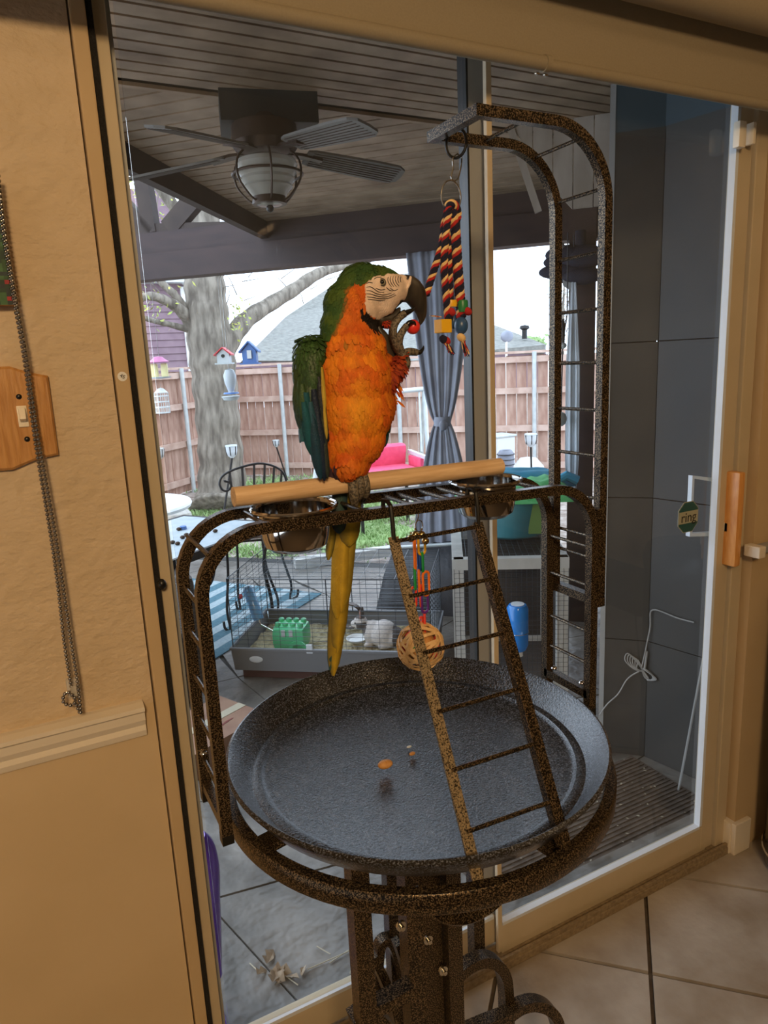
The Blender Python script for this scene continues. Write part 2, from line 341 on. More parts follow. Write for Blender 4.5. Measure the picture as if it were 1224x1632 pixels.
# diagonal floor tiles
ts = .387; g = .011
bmt = None
def tile_poly(a0, b0):
    q = [(a0+g/2, b0+g/2), (a0+ts-g/2, b0+g/2), (a0+ts-g/2, b0+ts-g/2), (a0+g/2, b0+ts-g/2)]
    return [((a+b)/sqrt(2), (a-b)/sqrt(2)) for a, b in q]
def clip(poly, n, d):            # keep n.p <= d
    out = []
    for i in range(len(poly)):
        p, q = poly[i], poly[(i+1) % len(poly)]; fp = n[0]*p[0]+n[1]*p[1]-d; fq = n[0]*q[0]+n[1]*q[1]-d
        if fp <= 0: out.append(p)
        if (fp < 0) != (fq < 0) and fp != fq: t = fp/(fp-fq); out.append((p[0]+(q[0]-p[0])*t, p[1]+(q[1]-p[1])*t))
    return out
for i in range(-4, 6):
    for j in range(-6, 7):
        po = tile_poly(2.352/sqrt(2)+i*ts, .187/sqrt(2)+j*ts)
        po = clip(po, (0, 1), 1.285); po = clip(po, (1, 0), 3.2); po = clip(po, (-1, 0), 0.9)
        po = clip(po, (0, -1), .6)
        if len(po) < 3: continue
        MB().prism([(x, y, -.012) for x, y in po], (0, 0, .012+random.uniform(-.0006, .0006))).build('tile', M['tile'], fl)
WY = 1.30                        # room face of the wall
wl = MB().box((-1.9, WY+.06, 1.9), (4.05, .12, 1.7+.0)).build('wall_left', M['wall'], kind=S)
_wx = at(201, 700, WY).x
wl.data.transform(Matrix.Identity(4))
bpy.data.objects.remove(wl)
WX = .155
wl = MB().box((WX/2-1.9+0, WY+.06, 1.92), (WX+3.8, .12, 1.86)).build('wall_left', M['wall'], kind=S)
MB().box((WX/2-1.9+0, WY+.06, .49), (WX+3.8, .12, 1.0)).build('wall_left', M['wainscot'], kind=S)
# chair rail
z0 = .962
prof = [(0, -.028), (.012, -.028), (.016, -.016), (.014, -.006), (.02, .006), (.022, .022), (.03, .028), (.03, .036), (.012, .04), (0, .04)]
MB().prism([(-3.6, WY-a, z0+b) for a, b in prof], (3.6+.135, 0, 0)).build('trim_1', M['cream'], kind=S)
# wall to the right of the door (reveal and front face) and header
MB().box((2.95, 1.276+.045, 1.4), (2.194, .09, 2.9)).build('wall_right', M['wallflat'], kind=S)
MB().box((0.9, WY+.06, 2.62), (1.9, .12, .44)).build('wall_front', M['wallflat'], kind=S)
MB().box((-3.7, -1, 1.4), (.1, 4.7, 2.9)).build('wall_side_left', M['wallflat'], kind=S)
MB().box((4.05, -1, 1.4), (.1, 4.7, 2.9)).build('wall_side_right', M['wallflat'], kind=S)
MB().box((0.2, -3.3, 1.4), (7.8, .1, 2.9)).build('wall_back', M['wallflat'], kind=S)
MB().box((0.2, -.95, 2.86), (7.8, 4.8, .06)).build('ceiling', M['ceil'], kind=S)
bb = MB()
bb.box((1.842, 1.325, .055), (.022, .10, .11), bev=.003); bb.box((1.875, 1.268, .055), (.075, .016, .11), bev=.003)
bb.build('baseboard_right', M['cream'], kind=S)
# ------------------------------------------------------------------ door frame and panes
X0, X1 = .192, 1.80
tf = thing('trim_2', (X0, DY, 0), kind=S)
MB().box((.170, 1.316, 1.12), (.024, .05, 2.3), bev=.003).build('side_casing', M['wallflat'], tf)
MB().box((.188, 1.318, 1.12), (.009, .042, 2.3)).build('weather_strip', M['fuzz'], tf)
MB().box((.2035, DY, 1.12), (.022, .05, 2.3), bev=.002).build('left_jamb', M['frame'], tf)
MB().box((1.819, DY-.005, 1.12), (.045, .06, 2.3), bev=.003).build('right_jamb', M['frame'], tf)
b_ = MB(); b_.box((1.0, DY-.015, .012), (1.66, .085, .024), bev=.002); b_.box((1.0, DY-.05, .03), (1.66, .008, .012)); b_.box((1.0, DY-.008, .03), (1.66, .006, .016))
b_.build('sill_track', M['grime'], tf)
MB().box((1.0, DY, 2.30), (1.66, .06, .05)).build('head_track', M['frame'], tf)
# fixed left pane (door_1), outer track
d1 = thing('door_1', (.6, DY+.02, 0), kind=S)
ZB, ZT = .125, 2.27
MB().box((.2205, DY+.02, 1.2), (.011, .03, 2.2)).build('stile', M['framegrey'], d1)
MB().box((.957, DY+.03, 1.2), (.052, .03, 2.2), bev=.002).build('stile', M['framegrey'], d1)
MB().box((.9285, DY+.03, 1.2), (.005, .032, 2.2)).build('gasket', M['black'], d1)
MB().box((.59, DY+.02, .075), (.75, .03, .08), bev=.002).build('bottom_rail', M['frame'], d1)
MB().box((.59, DY+.006, .118), (.73, .008, .010)).build('glazing_bead', M['bead'], d1)
MB().box((.59, DY+.022, 1.18), (.71, .004, 2.13)).build('glass_pane', M['glass'], d1)
# sliding right pane (door_2), inner track
d2 = thing('door_2', (1.4, DY-.02, 0), kind=S)
MB().box((.9545, DY-.021, 1.16), (.014, .012, 2.26), bev=.002).build('stile', M['frame'], d2)
MB().box((1.762, DY-.012, 1.16), (.052, .03, 2.26), bev=.002).build('stile', M['frame'], d2)
MB().box((1.360, DY-.012, .068), (.80, .028, .088), bev=.002).build('bottom_rail', M['frame'], d2)
MB().box((1.345, DY-.018, .115), (.765, .018, .009)).build('glazing_bead', M['bead'], d2)
MB().box((1.731, DY-.018, 1.2), (.011, .02, 2.16)).build('glazing_bead', M['bead'], d2)
MB().box((1.345, DY-.008, 1.18), (.77, .004, 2.13)).build('glass_pane', M['glass2'], d2)
MB().box((1.775, DY-.045, 1.11), (.026, .045, .275), bev=.006).build('wooden_pull', M['handlewood'], d2, smooth=True)
h = MB(); pz = [at(1102, 760, DY+.03), at(1150, 770, DY+.03), at(1142, 852, DY+.03), at(1098, 852, DY+.03)]
h.tube([pz[1]+V((.03, 0, 0)), pz[0], pz[3], pz[2]+V((.03, 0, 0))], 0, square=(.013, .014, YY)); h.build('outer_handle', M['bead'], d2)
MB().box((1.768, DY-.03, 1.085), (.012, .02, .03), bev=.003).build('latch_lever', M['ivory'], d2)
# sensor
sn = thing('door_sensor', at(1185, 215, DY-.05), 'white two-piece door alarm sensor at top of sliding door', 'sensor')
c = at(1179, 215, DY-.045); MB().box(c, (.028, .02, .062), bev=.005).build('sensor_body', M['ivory'], sn, smooth=True)
c = at(1196, 214, DY-.045); MB().box(c, (.012, .026, .052), bev=.004).build('magnet', M['ivory'], sn, smooth=True)
# octagonal sticker with lettering
c = at(1097, 824, DY-.012)
sg = thing('window_sticker', c, 'octagonal teal and grey alarm sticker reading ring on door glass', 'sticker')
def octo(c, w, h_, cut, y): return [V((c.x+a*w/2, y, c.z+b*h_/2)) for a, b in ((-1, cut), (-cut*.9, 1), (cut*.9, 1), (1, cut), (1, -cut), (cut*.9, -1), (-cut*.9, -1), (-1, -cut))]
MB().prism(octo(c, .080, .088, .5, DY-.0105), (0, -.0012, 0)).build('border', M['signwhite'], sg)
MB().prism(octo(c, .076, .084, .5, DY-.0119), (0, -.0006, 0)).build('backing', M['signteal'], sg)
MB().prism([V((c.x+a, DY-.0126, c.z+b)) for a, b in ((-.038, .017), (.038, .017), (.038, -.017), (-.038, -.017))], (0, -.0005, 0)).build('centre_band', M['signwhite'], sg)
def text(body, loc, size, m, parent, name='lettering', rot=(pi/2, 0, 0), ext=.0003):
    cu = bpy.data.curves.new(name, 'FONT'); cu.body = body; cu.size = size; cu.extrude = ext; cu.align_x = 'CENTER'; cu.align_y = 'CENTER'
    tmp = bpy.data.objects.new('tmp', cu); COL.objects.link(tmp); bpy.context.view_layer.update()
    me = bpy.data.meshes.new_from_object(tmp.evaluated_get(bpy.context.evaluated_depsgraph_get())); bpy.data.objects.remove(tmp)
    from mathutils import Euler
    me.transform(Matrix.Translation(V(loc)-ORG[parent.name]) @ Euler(rot).to_matrix().to_4x4()); me.materials.clear(); me.materials.append(m)
    o = bpy.data.objects.new(name, me); COL.objects.link(o); o.parent = parent; ORG[o.name] = ORG[parent.name]; return o
text('ring', (c.x, DY-.0134, c.z-.001), .040, M['ink'], sg)
# valance with bottom rod
VY = 1.20
vz = at(600, 56, VY).z
va = thing('window_valance', (.9, VY, vz), 'wide tan fabric valance across the top of the door', 'valance')
MB().box((.9, VY+.012, vz+.28), (3.3, .012, .56)).build('fabric_panel', M['valance'], va)
jx = at(870, 108, VY).x
MB().tube([(-.75, VY, vz+.004), (jx, VY, vz+.004)], .0135, 14).build('bottom_rod', M['valance'], va, smooth=True)
MB().tube([(jx+.002, VY, vz+.002), (2.55, VY, vz+.002)], .0115, 14).build('bottom_rod', M['valance'], va, smooth=True)
MB().tube([(jx-.006, VY, vz+.004), (jx+.006, VY, vz+.004)], .0155, 14).build('end_collar', M['valance'], va, smooth=True)
k_ = MB()
for dx in (-.022, -.001): k_.ball((jx+dx, VY, vz-.016), (.006, .004, .003), 8, 6)
k_.build('metal_clip', M['wire'], va, smooth=True)
hz = at(1100, 28, VY-.05).z
MB().tube([(.6, VY-.05, hz+.04), (2.6, VY-.05, hz+.04)], .035, 20).build('roller_tube', M['valance'], va, smooth=True)
# ------------------------------------------------------------------ things on the left wall
def wpt(x, y): return at(x, y, WY)
pl_ = [wpt(-60, 590), wpt(-35, 586), wpt(15, 584), wpt(45, 593), wpt(76, 599), wpt(93, 724), wpt(60, 731), wpt(20, 748), wpt(-10, 750), wpt(-60, 740)]
sw = thing('switch_plate', wpt(30, 670), 'oak switch plate with scalloped edge beside bead chain', 'switch plate')
def inset(poly, k): c_ = sum(poly, V())/len(poly); return [c_+(p-c_)*k for p in poly]
b_ = MB(); a1 = [p+V((0, -.0, 0)) for p in pl_]; a2 = [p+V((0, -.009, 0)) for p in pl_]; a3 = [p+V((0, -.013, 0)) for p in inset(pl_, .95)]
n = len(pl_); b_.add(a1+a2+a3, [tuple(range(2*n, 3*n))]+[(i, (i+1) % n, n+(i+1) % n, n+i) for i in range(n)]+[(n+i, n+(i+1) % n, 2*n+(i+1) % n, 2*n+i) for i in range(n)])
b_.build('plate', M['oak'], sw)
c = wpt(36, 663)+V((0, -.014, 0)); MB().box(c, (.015, .004, .034), bev=.001).build('switch_bezel', M['ivory'], sw)
MB().box(c+V((0, -.006, .003)), (.010, .014, .02), ax=(XX, V((0, .9, -.35)).normalized(), V((0, .35, .9)).normalized()), bev=.002).build('toggle', M['ivory'], sw)
for q in ((30, 632), (43, 699)): MB().ball(wpt(*q)+V((0, -.013, 0)), (.0045, .003, .0045), 10, 6).build('screw', M['black'], sw, smooth=True)
# picture
pc = thing('wall_picture', wpt(-60, 400), 'dark green painting with red flowers cut off at left edge', 'picture')
p_ = [wpt(-120, 300), wpt(3, 322), wpt(20, 484), wpt(-120, 486)]
x1 = wpt(14, 420).x; zt = wpt(0, 330).z; zb = wpt(14, 488).z
MB().box((x1-.10, WY-.012, (zt+zb)/2), (.20, .024, zt-zb)).build('canvas_edge', M['oak'], pc)
pm = MB()
for i in range(20):
    for j in range(24):
        xx = x1-.2+.01*i; zz = zb+(zt-zb)/24*j; w = .01; hh = (zt-zb)/24
        pm.cur = random.choice([(.02, .07, .02), (.01, .04, .02), (.04, .12, .04), (.015, .03, .03)])
        if j < 7 and random.random() < .22: pm.cur = (.4, .02, .03)
        pm.add([(xx, WY-.0245, zz), (xx+w, WY-.0245, zz), (xx+w, WY-.0245, zz+hh), (xx, WY-.0245, zz+hh)], [(0, 1, 2, 3)])
pm.build('painted_face', M['paint'], pc, fix=False)
# bead chain
BY = WY-.032
ch = thing('bead_chain', at(125, 1135, BY), 'nickel ball chain of window shade hanging on textured wall', 'chain')
def beads(path, r, name):
    # even spacing along the path
    d = 0; nxt = 0; step = r*2.15; m_ = MB()
    for i in range(len(path)-1):
        L = (path[i+1]-path[i]).length
        while nxt <= d+L:
            m_.ball(path[i]+(path[i+1]-path[i])*((nxt-d)/L), r, 8, 6); nxt += step
        d += L
    m_.tube(path, r*.3, 5)
    return m_.build(name, M['chain'], ch, smooth=True)
x_a = [( -3, 280), (8, 370), (24, 470), (42, 570), (58, 680), (72, 760), (88, 850), (100, 930), (113, 1020), (124, 1090), (129, 1137)]
x_b = [(-6, 282), (5, 372), (21, 471), (38.5, 571), (53, 681), (65.5, 761), (80.5, 851), (92, 931), (102, 1020), (112, 1085), (119, 1115), (128, 1138)]
beads(smoothpts([at(x, y, BY) for x, y in x_a], 12), .0034, 'bead_strand')
beads(smoothpts([at(x, y, BY+.004) for x, y in x_b], 12), .0034, 'bead_strand')
beads(smoothpts([at(x, y, BY-.004) for x, y in ((119, 1112), (108, 1103), (101, 1110), (102, 1120), (112, 1124), (122, 1118))], 8), .0034, 'bead_loop')
cl = thing('cord_cleat', at(118, 1095, WY), 'clear plastic cleat holding the bead chain above chair rail', 'cleat')
MB().box(at(117, 1095, WY-.008), (.022, .014, .034), bev=.003).build('cleat_body', M['clear'], cl, smooth=True)
MB().box(at(117, 1098, WY-.02), (.01, .024, .02), bev=.003).build('cleat_hook', M['clear'], cl, smooth=True)
# number sticker on casing
c = at(195, 600, 1.291); st = thing('number_sticker', c, 'small round white sticker numbered 45 on door casing', 'sticker')
MB().lathe([(0, -.0006), (.008, -.0006), (.008, .0006), (0, .0006)], c, 20, YY).build('disc', M['white'], st)
text('45', (c.x, c.y-.0014, c.z), .009, M['ink'], st, rot=(pi/2, .5, 0))
c = at(258, 931, 1.285); MB().ball(c, (.008, .008, .010), 12, 8).build('rubber_bumper', M['black'], smooth=True, label='small round black knob on left door casing', cat='knob')
# trash bin at right
tb = thing('trash_bin', (2.0, 1.12, 0), 'glossy black round bin at right edge beside baseboard', 'bin')
MB().lathe([(0, .0), (.155, .0), (.168, .02), (.172, .80), (.172, .86), (0, .86)], (2.0, 1.07, .0), 40).build('body', M['bin'], tb, smooth=True)
MB().lathe([(.176, .865), (.178, .90), (.165, .93), (0, .95)], (2.0, 1.07, .0), 40).build('lid', M['bin'], tb, smooth=True)
MB().lathe([(.173, .06), (.1765, .064), (.173, .068)], (2.0, 1.07, .0), 40).build('base_band', M['steel'], tb, smooth=True)
bk = thing('curtain_bracket', at(1199, 878, 1.25), 'pale bracket end on wall above black bin', 'bracket')
c = at(1203, 878, 1.25); MB().box(c, (.03, .05, .034), bev=.004).build('bracket_block', M['cream'], bk)
MB().box(c+V((.11, .0, .002)), (.2, .03, .022), bev=.003).build('bracket_arm', M['framegrey'], bk)
# ================================================================== PLAY STAND
TC = V((.505, .915, 0))
YF, YB = .875, .99
RW = .0155
ps = thing('parrot_play_stand', (TC.x, TC.y, 0), 'hammered copper-black metal parrot play stand with round tray', 'play stand')
# tray
MB().lathe([(0, .964), (.244, .964), (.249, .966), (.253, .970), (.260, .971), (.267, .969), (.276, .977), (.295, 1.002), (.300, 1.006), (.304, 1.004), (.303, .999), (.281, .968), (.268, .960), (0, .958)], TC, 96).build('tray', M['tray'], ps, smooth=True)
# ring
RR = .302
MB().lathe([(RR-.006, .936), (RR+.008, .936), (RR+.010, .939), (RR+.010, .963), (RR+.008, .966), (RR-.006, .966), (RR-.008, .963), (RR-.008, .939)], TC, 96, closed=True).build('ring', M['hammer'], ps, smooth=True)
sp = MB()
for a in (radians(-78), radians(12), radians(102), radians(192)):
    d = V((cos(a), sin(a), 0)); t_ = V((-sin(a), cos(a), 0)); sp.box(TC+d*.155+Z*.948, (.31, .03, .012), ax=(d, t_, Z))
sp.build('tray_support', M['hammer'], ps)
ZTOP = 1.393; XL, XR = .178, .842; RA = .085
def arch(Y, xr, zf):
    p = [V((XL, Y, zf)), V((XL, Y, ZTOP-RA))]+arc((XL+RA, Y, ZTOP-RA), RA, pi, pi/2, XX, Z, 10)[1:]
    p += [V((xr-RA, Y, ZTOP-.012))]+arc((xr-RA, Y, ZTOP-.012-RA), RA, pi/2, 0, XX, Z, 10)[1:]+[V((xr, Y, zf))]
    return p
for Y in (YF, YB):
    MB().tube(arch(Y, XR, .972 if Y == YF else .972), 0, square=(RW, RW, YY)).build('arch_rail', M['hammer'], ps)
for x in (XL, XR):
    for Y in (YF, YB): MB().box((x, Y, .965), (RW*1.05, RW*1.05, .014)).build('end_cap', M['black'], ps)
# rungs: left side, top and right side
def rung(a, b, r=.0032): MB().tube([a, b], r, 8).build('rung', M['hammer'], ps, smooth=True)
rt = V((0, 1, 0))
cc = (XL+RA, 0, ZTOP-RA)
aL = radians(140); rung(V((XL+RA+RA*cos(aL), YF, ZTOP-RA+RA*sin(aL)))+V((-.006, -.004, .006)), V((XL+RA+RA*cos(aL), YB, ZTOP-RA+RA*sin(aL)))+V((-.006, .004, .006)))
for z in (1.298, 1.234, 1.165, 1.098, 1.03): rung((XL, YF, z), (XL, YB, z))
for x in (.272, .412): rung((x, YF, ZTOP+.002), (x, YB, ZTOP+.002))
for x in (.50, .525, .565, .60): rung((x, YF, ZTOP-.004), (x, YB, ZTOP-.004), .0036)
for x in (.745,): rung((x, YF, ZTOP-.009), (x, YB, ZTOP-.009))
for z in (1.27, 1.20, 1.115, 1.055): rung((XR, YF, z), (XR, YB, z))
MB().box((XR, (YF+YB)/2, .998), (RW, YB-YF, RW)).build('lower_crossbar', M['hammer'], ps)
MB().box((XL, (YF+YB)/2, .985), (RW*.8, YB-YF, RW)).build('lower_crossbar', M['hammer'], ps)
for x, y, z in ((XR, YF+.02, 1.012), (XR, YB-.02, 1.012), (XL, YB-.01, 1.04)): MB().ball((x, y, z), (.006, .006, .004), 10, 6).build('bolt', M['steel'], ps, smooth=True)
# tall hanger
XT = XR+RW+.001; ZH = 1.928; RH = .105; XE = .622; ZL = 1.170
th = []
for Y in (YF, YB):
    p = [V((XT, Y, ZL)), V((XT, Y, ZH-RH))]+arc((XT-RH, Y, ZH-RH), RH, 0, pi/2, XX, Z, 12)[1:]+[V((XE, Y, ZH))]
    MB().tube(p, 0, square=(RW, RW*.95, YY)).build('hanger_rail', M['hammer'], ps)
MB().box((XE-.002, (YF+YB)/2, ZH), (RW, YB-YF+RW, RW)).build('hanger_end_bar', M['hammer'], ps)
MB().box((XT, (YF+YB)/2, ZL), (RW, YB-YF+RW, RW)).build('hanger_foot_bar', M['hammer'], ps)
for z in (1.245, 1.283, 1.352, 1.425, 1.502, 1.58, 1.665, 1.752): rung((XT, YF, z), (XT, YB, z), .003)
rung((XT-.002, YF, 1.845), (XT-.002, YB, 1.845), .003)
aH = radians(58); rung((XT-RH+RH*cos(aH), YF, ZH-RH+RH*sin(aH)), (XT-RH+RH*cos(aH), YB, ZH-RH+RH*sin(aH)), .003)
rung((.708, YF, ZH), (.708, YB, ZH), .003)
for z in (1.20, 1.33): MB().box((XT-.009, YF, z), (.012, RW+.006, .016)).build('clamp', M['hammer'], ps)
# ladder
def ladder_rail(t, b, nm='ladder_rail'):
    t, b = V(t), V(b); m_ = MB(); m_.tube([t, b], 0, square=(.0165, .009, YY)); return m_
Lt, Lb = V((.452, .862, 1.353)), V((.430, .640, .973)); Rt, Rb = V((.598, .862, 1.353)), V((.566, .632, .973))
Lt0 = V((.452, .862, 1.385))
lad = thing('ladder', Lb, 'speckled black-bronze ladder leaning from top rail down to tray ring', 'ladder')
dirL = (Lt-Lb).normalized(); sideL = (Rt-Lt).normalized(); nL = dirL.cross(sideL).normalized()
def lrail(a, b, w, sgn):
    m_ = MB(); m_.tube([a, b], 0, square=(.0045, .017, nL)); return m_
for a, b, s_ in ((Lt, Lb, -1), (Rt, Rb, 1)):
    m_ = MB(); bb_ = b+(b-a).normalized()*.014; ff = nL if nL.y < 0 else -nL
    m_.tube([a, bb_], 0, square=(.0155, .0035, nL)); off = sideL*(.0068*(-s_))-ff*.006
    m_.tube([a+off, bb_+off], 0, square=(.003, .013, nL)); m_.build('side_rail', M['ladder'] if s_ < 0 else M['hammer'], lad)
for q in (.985, .80, .62, .44, .27, .10):
    a = Lb+(Lt-Lb)*q; b = Rb+(Rt-Rb)*q; MB().tube([a, b], .0032, 8).build('rung', M['hammer'], lad, smooth=True)
for a in (Lt, Rt):
    MB().tube([a+V((0, -.002, -.02)), a+V((.0, .000, .022)), a+V((0, .004, .045)), a+V((0, .012, .050)), a+V((0, .026, .050)), a+V((0, .028, .03))], .0034, 8).build('hook', M['black'], lad, smooth=True)
# base
def bar(a, b, w=.024, nm='upright', ref=YY, t=None): MB().tube([a, b], 0, square=(w, t or w, ref)).build(nm, M['hammer'], ps)
def vbar(px, Y, w, ztop, zbot, t=None, py=1500):
    x = at(px, py, Y).x; bar((x, Y, ztop), (x, Y, zbot), w, t=t or w)
vbar(575, .80, .027, .938, .02); vbar(626, 1.00, .022, .938, .30); vbar(656, .82, .028, .938, .02); vbar(687, .85, .034, .938, .02, .012)
vbar(719, .84, .027, .90, .02); vbar(759, .97, .024, .938, at(759, 1532, .97).z)
def scroll(pts, Y, w=.02, d=.024, nm='scroll_leg'):
    MB().tube(smoothpts([at(x, y, Y) for x, y in pts], 6), 0, square=(w, d, YY)).build(nm, M['hammer'], ps)
scroll([(728, 1552), (748, 1536), (770, 1528), (790, 1534), (802, 1552), (806, 1580), (808, 1640), (812, 1700)], .90)
scroll([(740, 1645), (770, 1632), (805, 1618), (830, 1602), (852, 1598), (873, 1606), (886, 1625), (893, 1660), (898, 1720)], .88)
scroll([(600, 1580), (602, 1530), (606, 1504), (617, 1497), (626, 1508), (634, 1540), (640, 1572)], .99, .016, .02)
scroll([(590, 1605), (620, 1592), (655, 1572)], .80, .02, .026, 'brace')
scroll([(590, 1518), (606, 1548), (622, 1590), (634, 1640)], .90, .014, .03, 'brace')
scroll([(632, 1500), (642, 1530), (650, 1560)], .92, .012, .02, 'brace')
scroll([(560, 1628), (590, 1612), (620, 1640)], .82, .02, .03, 'brace')
MB().tube(smoothpts([at(664, 1418, .70), at(685, 1446, .69), at(715, 1463, .68), at(748, 1461, .68), at(780, 1444, .68), at(805, 1420, .685), at(820, 1398, .69)], 5), 0, square=(.004, .017, V((0, .8, .6)))).build('under_handle', M['hammer'], ps, smooth=True)
MB().box(at(823, 1400, .66), (.022, .014, .014)).build('clip', M['black'], ps)
for px, py, Y in ((638, 1474, .805), (681, 1496, .838), (705, 1545, .825)):
    p = at(px, py, Y-.004); MB().lathe([(0, -.010), (.0035, -.010), (.0035, -.004), (.008, -.004), (.008, 0), (0, 0)], p, 12, YY).build('bolt', M['wire'], ps, smooth=True)
for a in (0, 1, 2, 3):
    an = a*pi/2+pi/4; d = V((cos(an), sin(an), 0)); bar(V((.49, .87, .03))+d*.03, V((.49, .87, .03))+d*.30, .03, 'foot', Z)
# perch
PZ = 1.4215; PY = .932
prc = MB().tube([(at(372, 792, PY)), (at(400, 789, PY)), at(797, 743, PY)], .0136, 24)
pr = prc.build('wooden_perch', M['perch'], smooth=True, label='round pine dowel perch across top of play stand', cat='perch')
# bowls
def bowl(c, R_, D, label, name='food_bowl'):
    b = thing(name, (c[0], c[1], c[2]-D), label, 'bowl', 'steel bowls in the top rails')
    pr_ = [(R_*.86-.001, -.004), (R_*.86, -.012)]
    out = [(R_, 0), (R_+.002, -.002), (R_, -.004), (R_*.86, -.005), (R_*.855, -.022), (R_*.83, -.038), (R_*.77, -.051), (R_*.62, -.0575), (0, -.059)]
    inn = [(0, -.0575), (R_*.61, -.056), (R_*.755, -.0485), (R_*.82, -.036), (R_*.85, -.02), (R_*.86, -.003), (R_, 0)]
    MB().lathe([(r, z*D/.059) for r, z in out+inn[:-1]], c, 48, closed=False).build('shell', M['steel'], b, smooth=True)
    MB().lathe([(R_-.001, .0006), (R_+.001, .0024), (R_+.003, .0006), (R_+.001, -.0012)], c, 48, closed=True).build('rim', M['steel'], b, smooth=True)
    return b
bowl(V((.332, .932, 1.403)), .060, .062, 'polished steel food bowl hanging under left end of perch')
bowl(V((.663, .932, 1.402)),   .057, .061, 'polished steel food bowl beside tall hanger at right')
# almond and crumbs on the tray
c = az(614, 1218, .976)
MB().ball(c, (.0125, .0085, .0068), 16, 10, ax=(V((1, -.1, 0)), V((.1, 1, 0)), Z)).build('almond', M['almond'], smooth=True, label='whole almond in its shell on the tray', cat='nut')
c = az(657, 1201, .969)
MB().ball(c, (.006, .004, .003), 7, 5).build('nut_shell_crumb', M['almond'], label='tiny brown nut crumb behind the almond on tray', cat='crumb')
c = az(652, 1190, .968)
MB().ball(c, (.005, .003, .0016), 8, 5).build('shell_flake', M['bead'], label='pale flake on tray near ladder', cat='crumb')
# ================================================================== HANGING TOYS
def torus(c, R_, r, ax, n=20, m=8, sy=1.0):
    a, b = V(ax[0]), V(ax[1]); return MB().tube([V(c)+a*(R_*cos(2*pi*i/n))+b*(R_*sy*sin(2*pi*i/n)) for i in range(n)], r, m, closed=True)
TY = .955
def tp(x, y, Y=TY): return at(x, y, Y)
rope = thing('rope_toy', tp(720, 560), 'braided rope bird toy with wooden beads hanging from tall hanger', 'bird toy')
torus(tp(727, 228), .0165, .0023, (V((.5, -.8, 0)).normalized(), Z), sy=1.25).build('hang_ring', M['black'], rope, smooth=True)
MB().tube(smoothpts([tp(728, 246), tp(722, 252), tp(722, 268), tp(719, 282), tp(724, 288), tp(731, 282), tp(736, 254), tp(730, 246)], 5, True), .0012, 6, closed=True).build('snap_hook', M['wire'], rope, smooth=True)
torus(tp(719, 313), .0175, .0011, (XX, Z), sy=1.3).build('wire_ring', M['wire'], rope, smooth=True)
def braid(path, R_, name='rope_strand', turns=90):
    P_ = smoothpts(path, 40); L = 0; acc = [0]
    for i in range(len(P_)-1): L += (P_[i+1]-P_[i]).length; acc.append(L)
    par = None
    cols = ['rope_navy', 'rope_red', 'rope_yellow', 'rope_navy']
    for k in range(4):
        pts = []
        for i, p in enumerate(P_):
            t = (P_[min(i+1, len(P_)-1)]-P_[max(i-1, 0)]).normalized(); a = t.cross(YY).normalized(); b = t.cross(a)
            an = acc[i]*turns*3.2+k*pi/2; pts.append(p+(a*cos(an)+b*sin(an))*R_*.62)
        o = MB().tube(pts, R_*.68, 6)
        if par is None: par = o.build(name, M[cols[k]], rope, smooth=True)
        else:
            ob = o.build('yarn', M[cols[k]], par, smooth=True); 
braid([tp(714, 330), tp(708, 360), tp(704, 390), tp(692, 430), tp(679, 470)], .0045)
braid([tp(716, 328, .945), tp(711, 370, .945), tp(708, 420, .945), tp(710, 460, .945), tp(714, 508, .945)], .0046)
braid([tp(722, 328, .96), tp(718, 380, .96), tp(716, 430, .96), tp(718, 485, .96)], .0046)
braid([tp(720, 330, .95), tp(726, 370, .95), tp(729, 420, .95), tp(733, 470, .95), tp(735, 505, .95)], .0062)
braid([tp(714, 334, .952), tp(716, 327, .945), tp(722, 326, .945), tp(728, 336, .952), tp(728, 350, .952)], .0055)
c = tp(706, 520, .94); MB().box(c, (.0195, .0195, .020), ax=(V((.99, .12, 0)).normalized(), V((-.12, .99, 0)).normalized(), Z), bev=.0012).build('cube_bead', M['yellow'], rope, label='yellow wooden cube bead')
c = tp(735, 519, .945); MB().ball(c, (.0108, .0108, .0135), 16, 12).build('oval_bead', M['bluebead'], rope, smooth=True, label='blue oval bead')
c = tp(737, 488, .948); MB().lathe([(.003, -.009), (.008, -.009), (.009, -.006), (.009, .006), (.008, .009), (.003, .009)], c, 16).build('barrel_bead', M['greenbead'], rope, smooth=True, label='green barrel bead')
c = tp(718, 484, .955); MB().lathe([(.003, -.005), (.010, -.005), (.011, 0), (.010, .005), (.003, .005)], c, 16).build('disc_bead', M['yellow'], rope, smooth=True, label='flat yellow bead')
c = tp(722, 512, .965); MB().ball(c, (.008, .008, .012), 12, 8).build('oval_bead', M['bluebead'], rope, smooth=True)
for (x, y), m_ in (((707, 541), 'rope_navy'), ((711, 543), 'rope_red'), ((735, 538), 'rope_yellow'), ((719, 497), 'rope_red'), ((745, 496), 'rope_red')):
    MB().ball(tp(x, y, .942), (.008, .007, .006), 10, 8, ax=(V((.8, 0, -.6)), YY, V((.6, 0, .8)))).build('knot', M[m_], rope, smooth=True)
fr = {k: MB() for k in ('rope_navy', 'rope_red', 'rope_yellow')}
for (x, y, dx, dy) in ((709, 543, 12, 22), (737, 540, 8, 28), (700, 505, -12, -2)):
    for i in range(34):
        k = random.choice(list(fr)); s0 = tp(x+random.uniform(-4, 4), y, .942+random.uniform(-.004, .004)); q = random.uniform(.6, 1.05)
        e = tp(x+dx*q+random.uniform(-5, 5), y+dy*q, .942+random.uniform(-.006, .006)); fr[k].tube([s0, (s0+e)/2+V((random.uniform(-.002, .002), 0, 0)), e], .0007, 4)
for k in fr: fr[k].build('frayed_end', M[k], rope, kind='stuff')
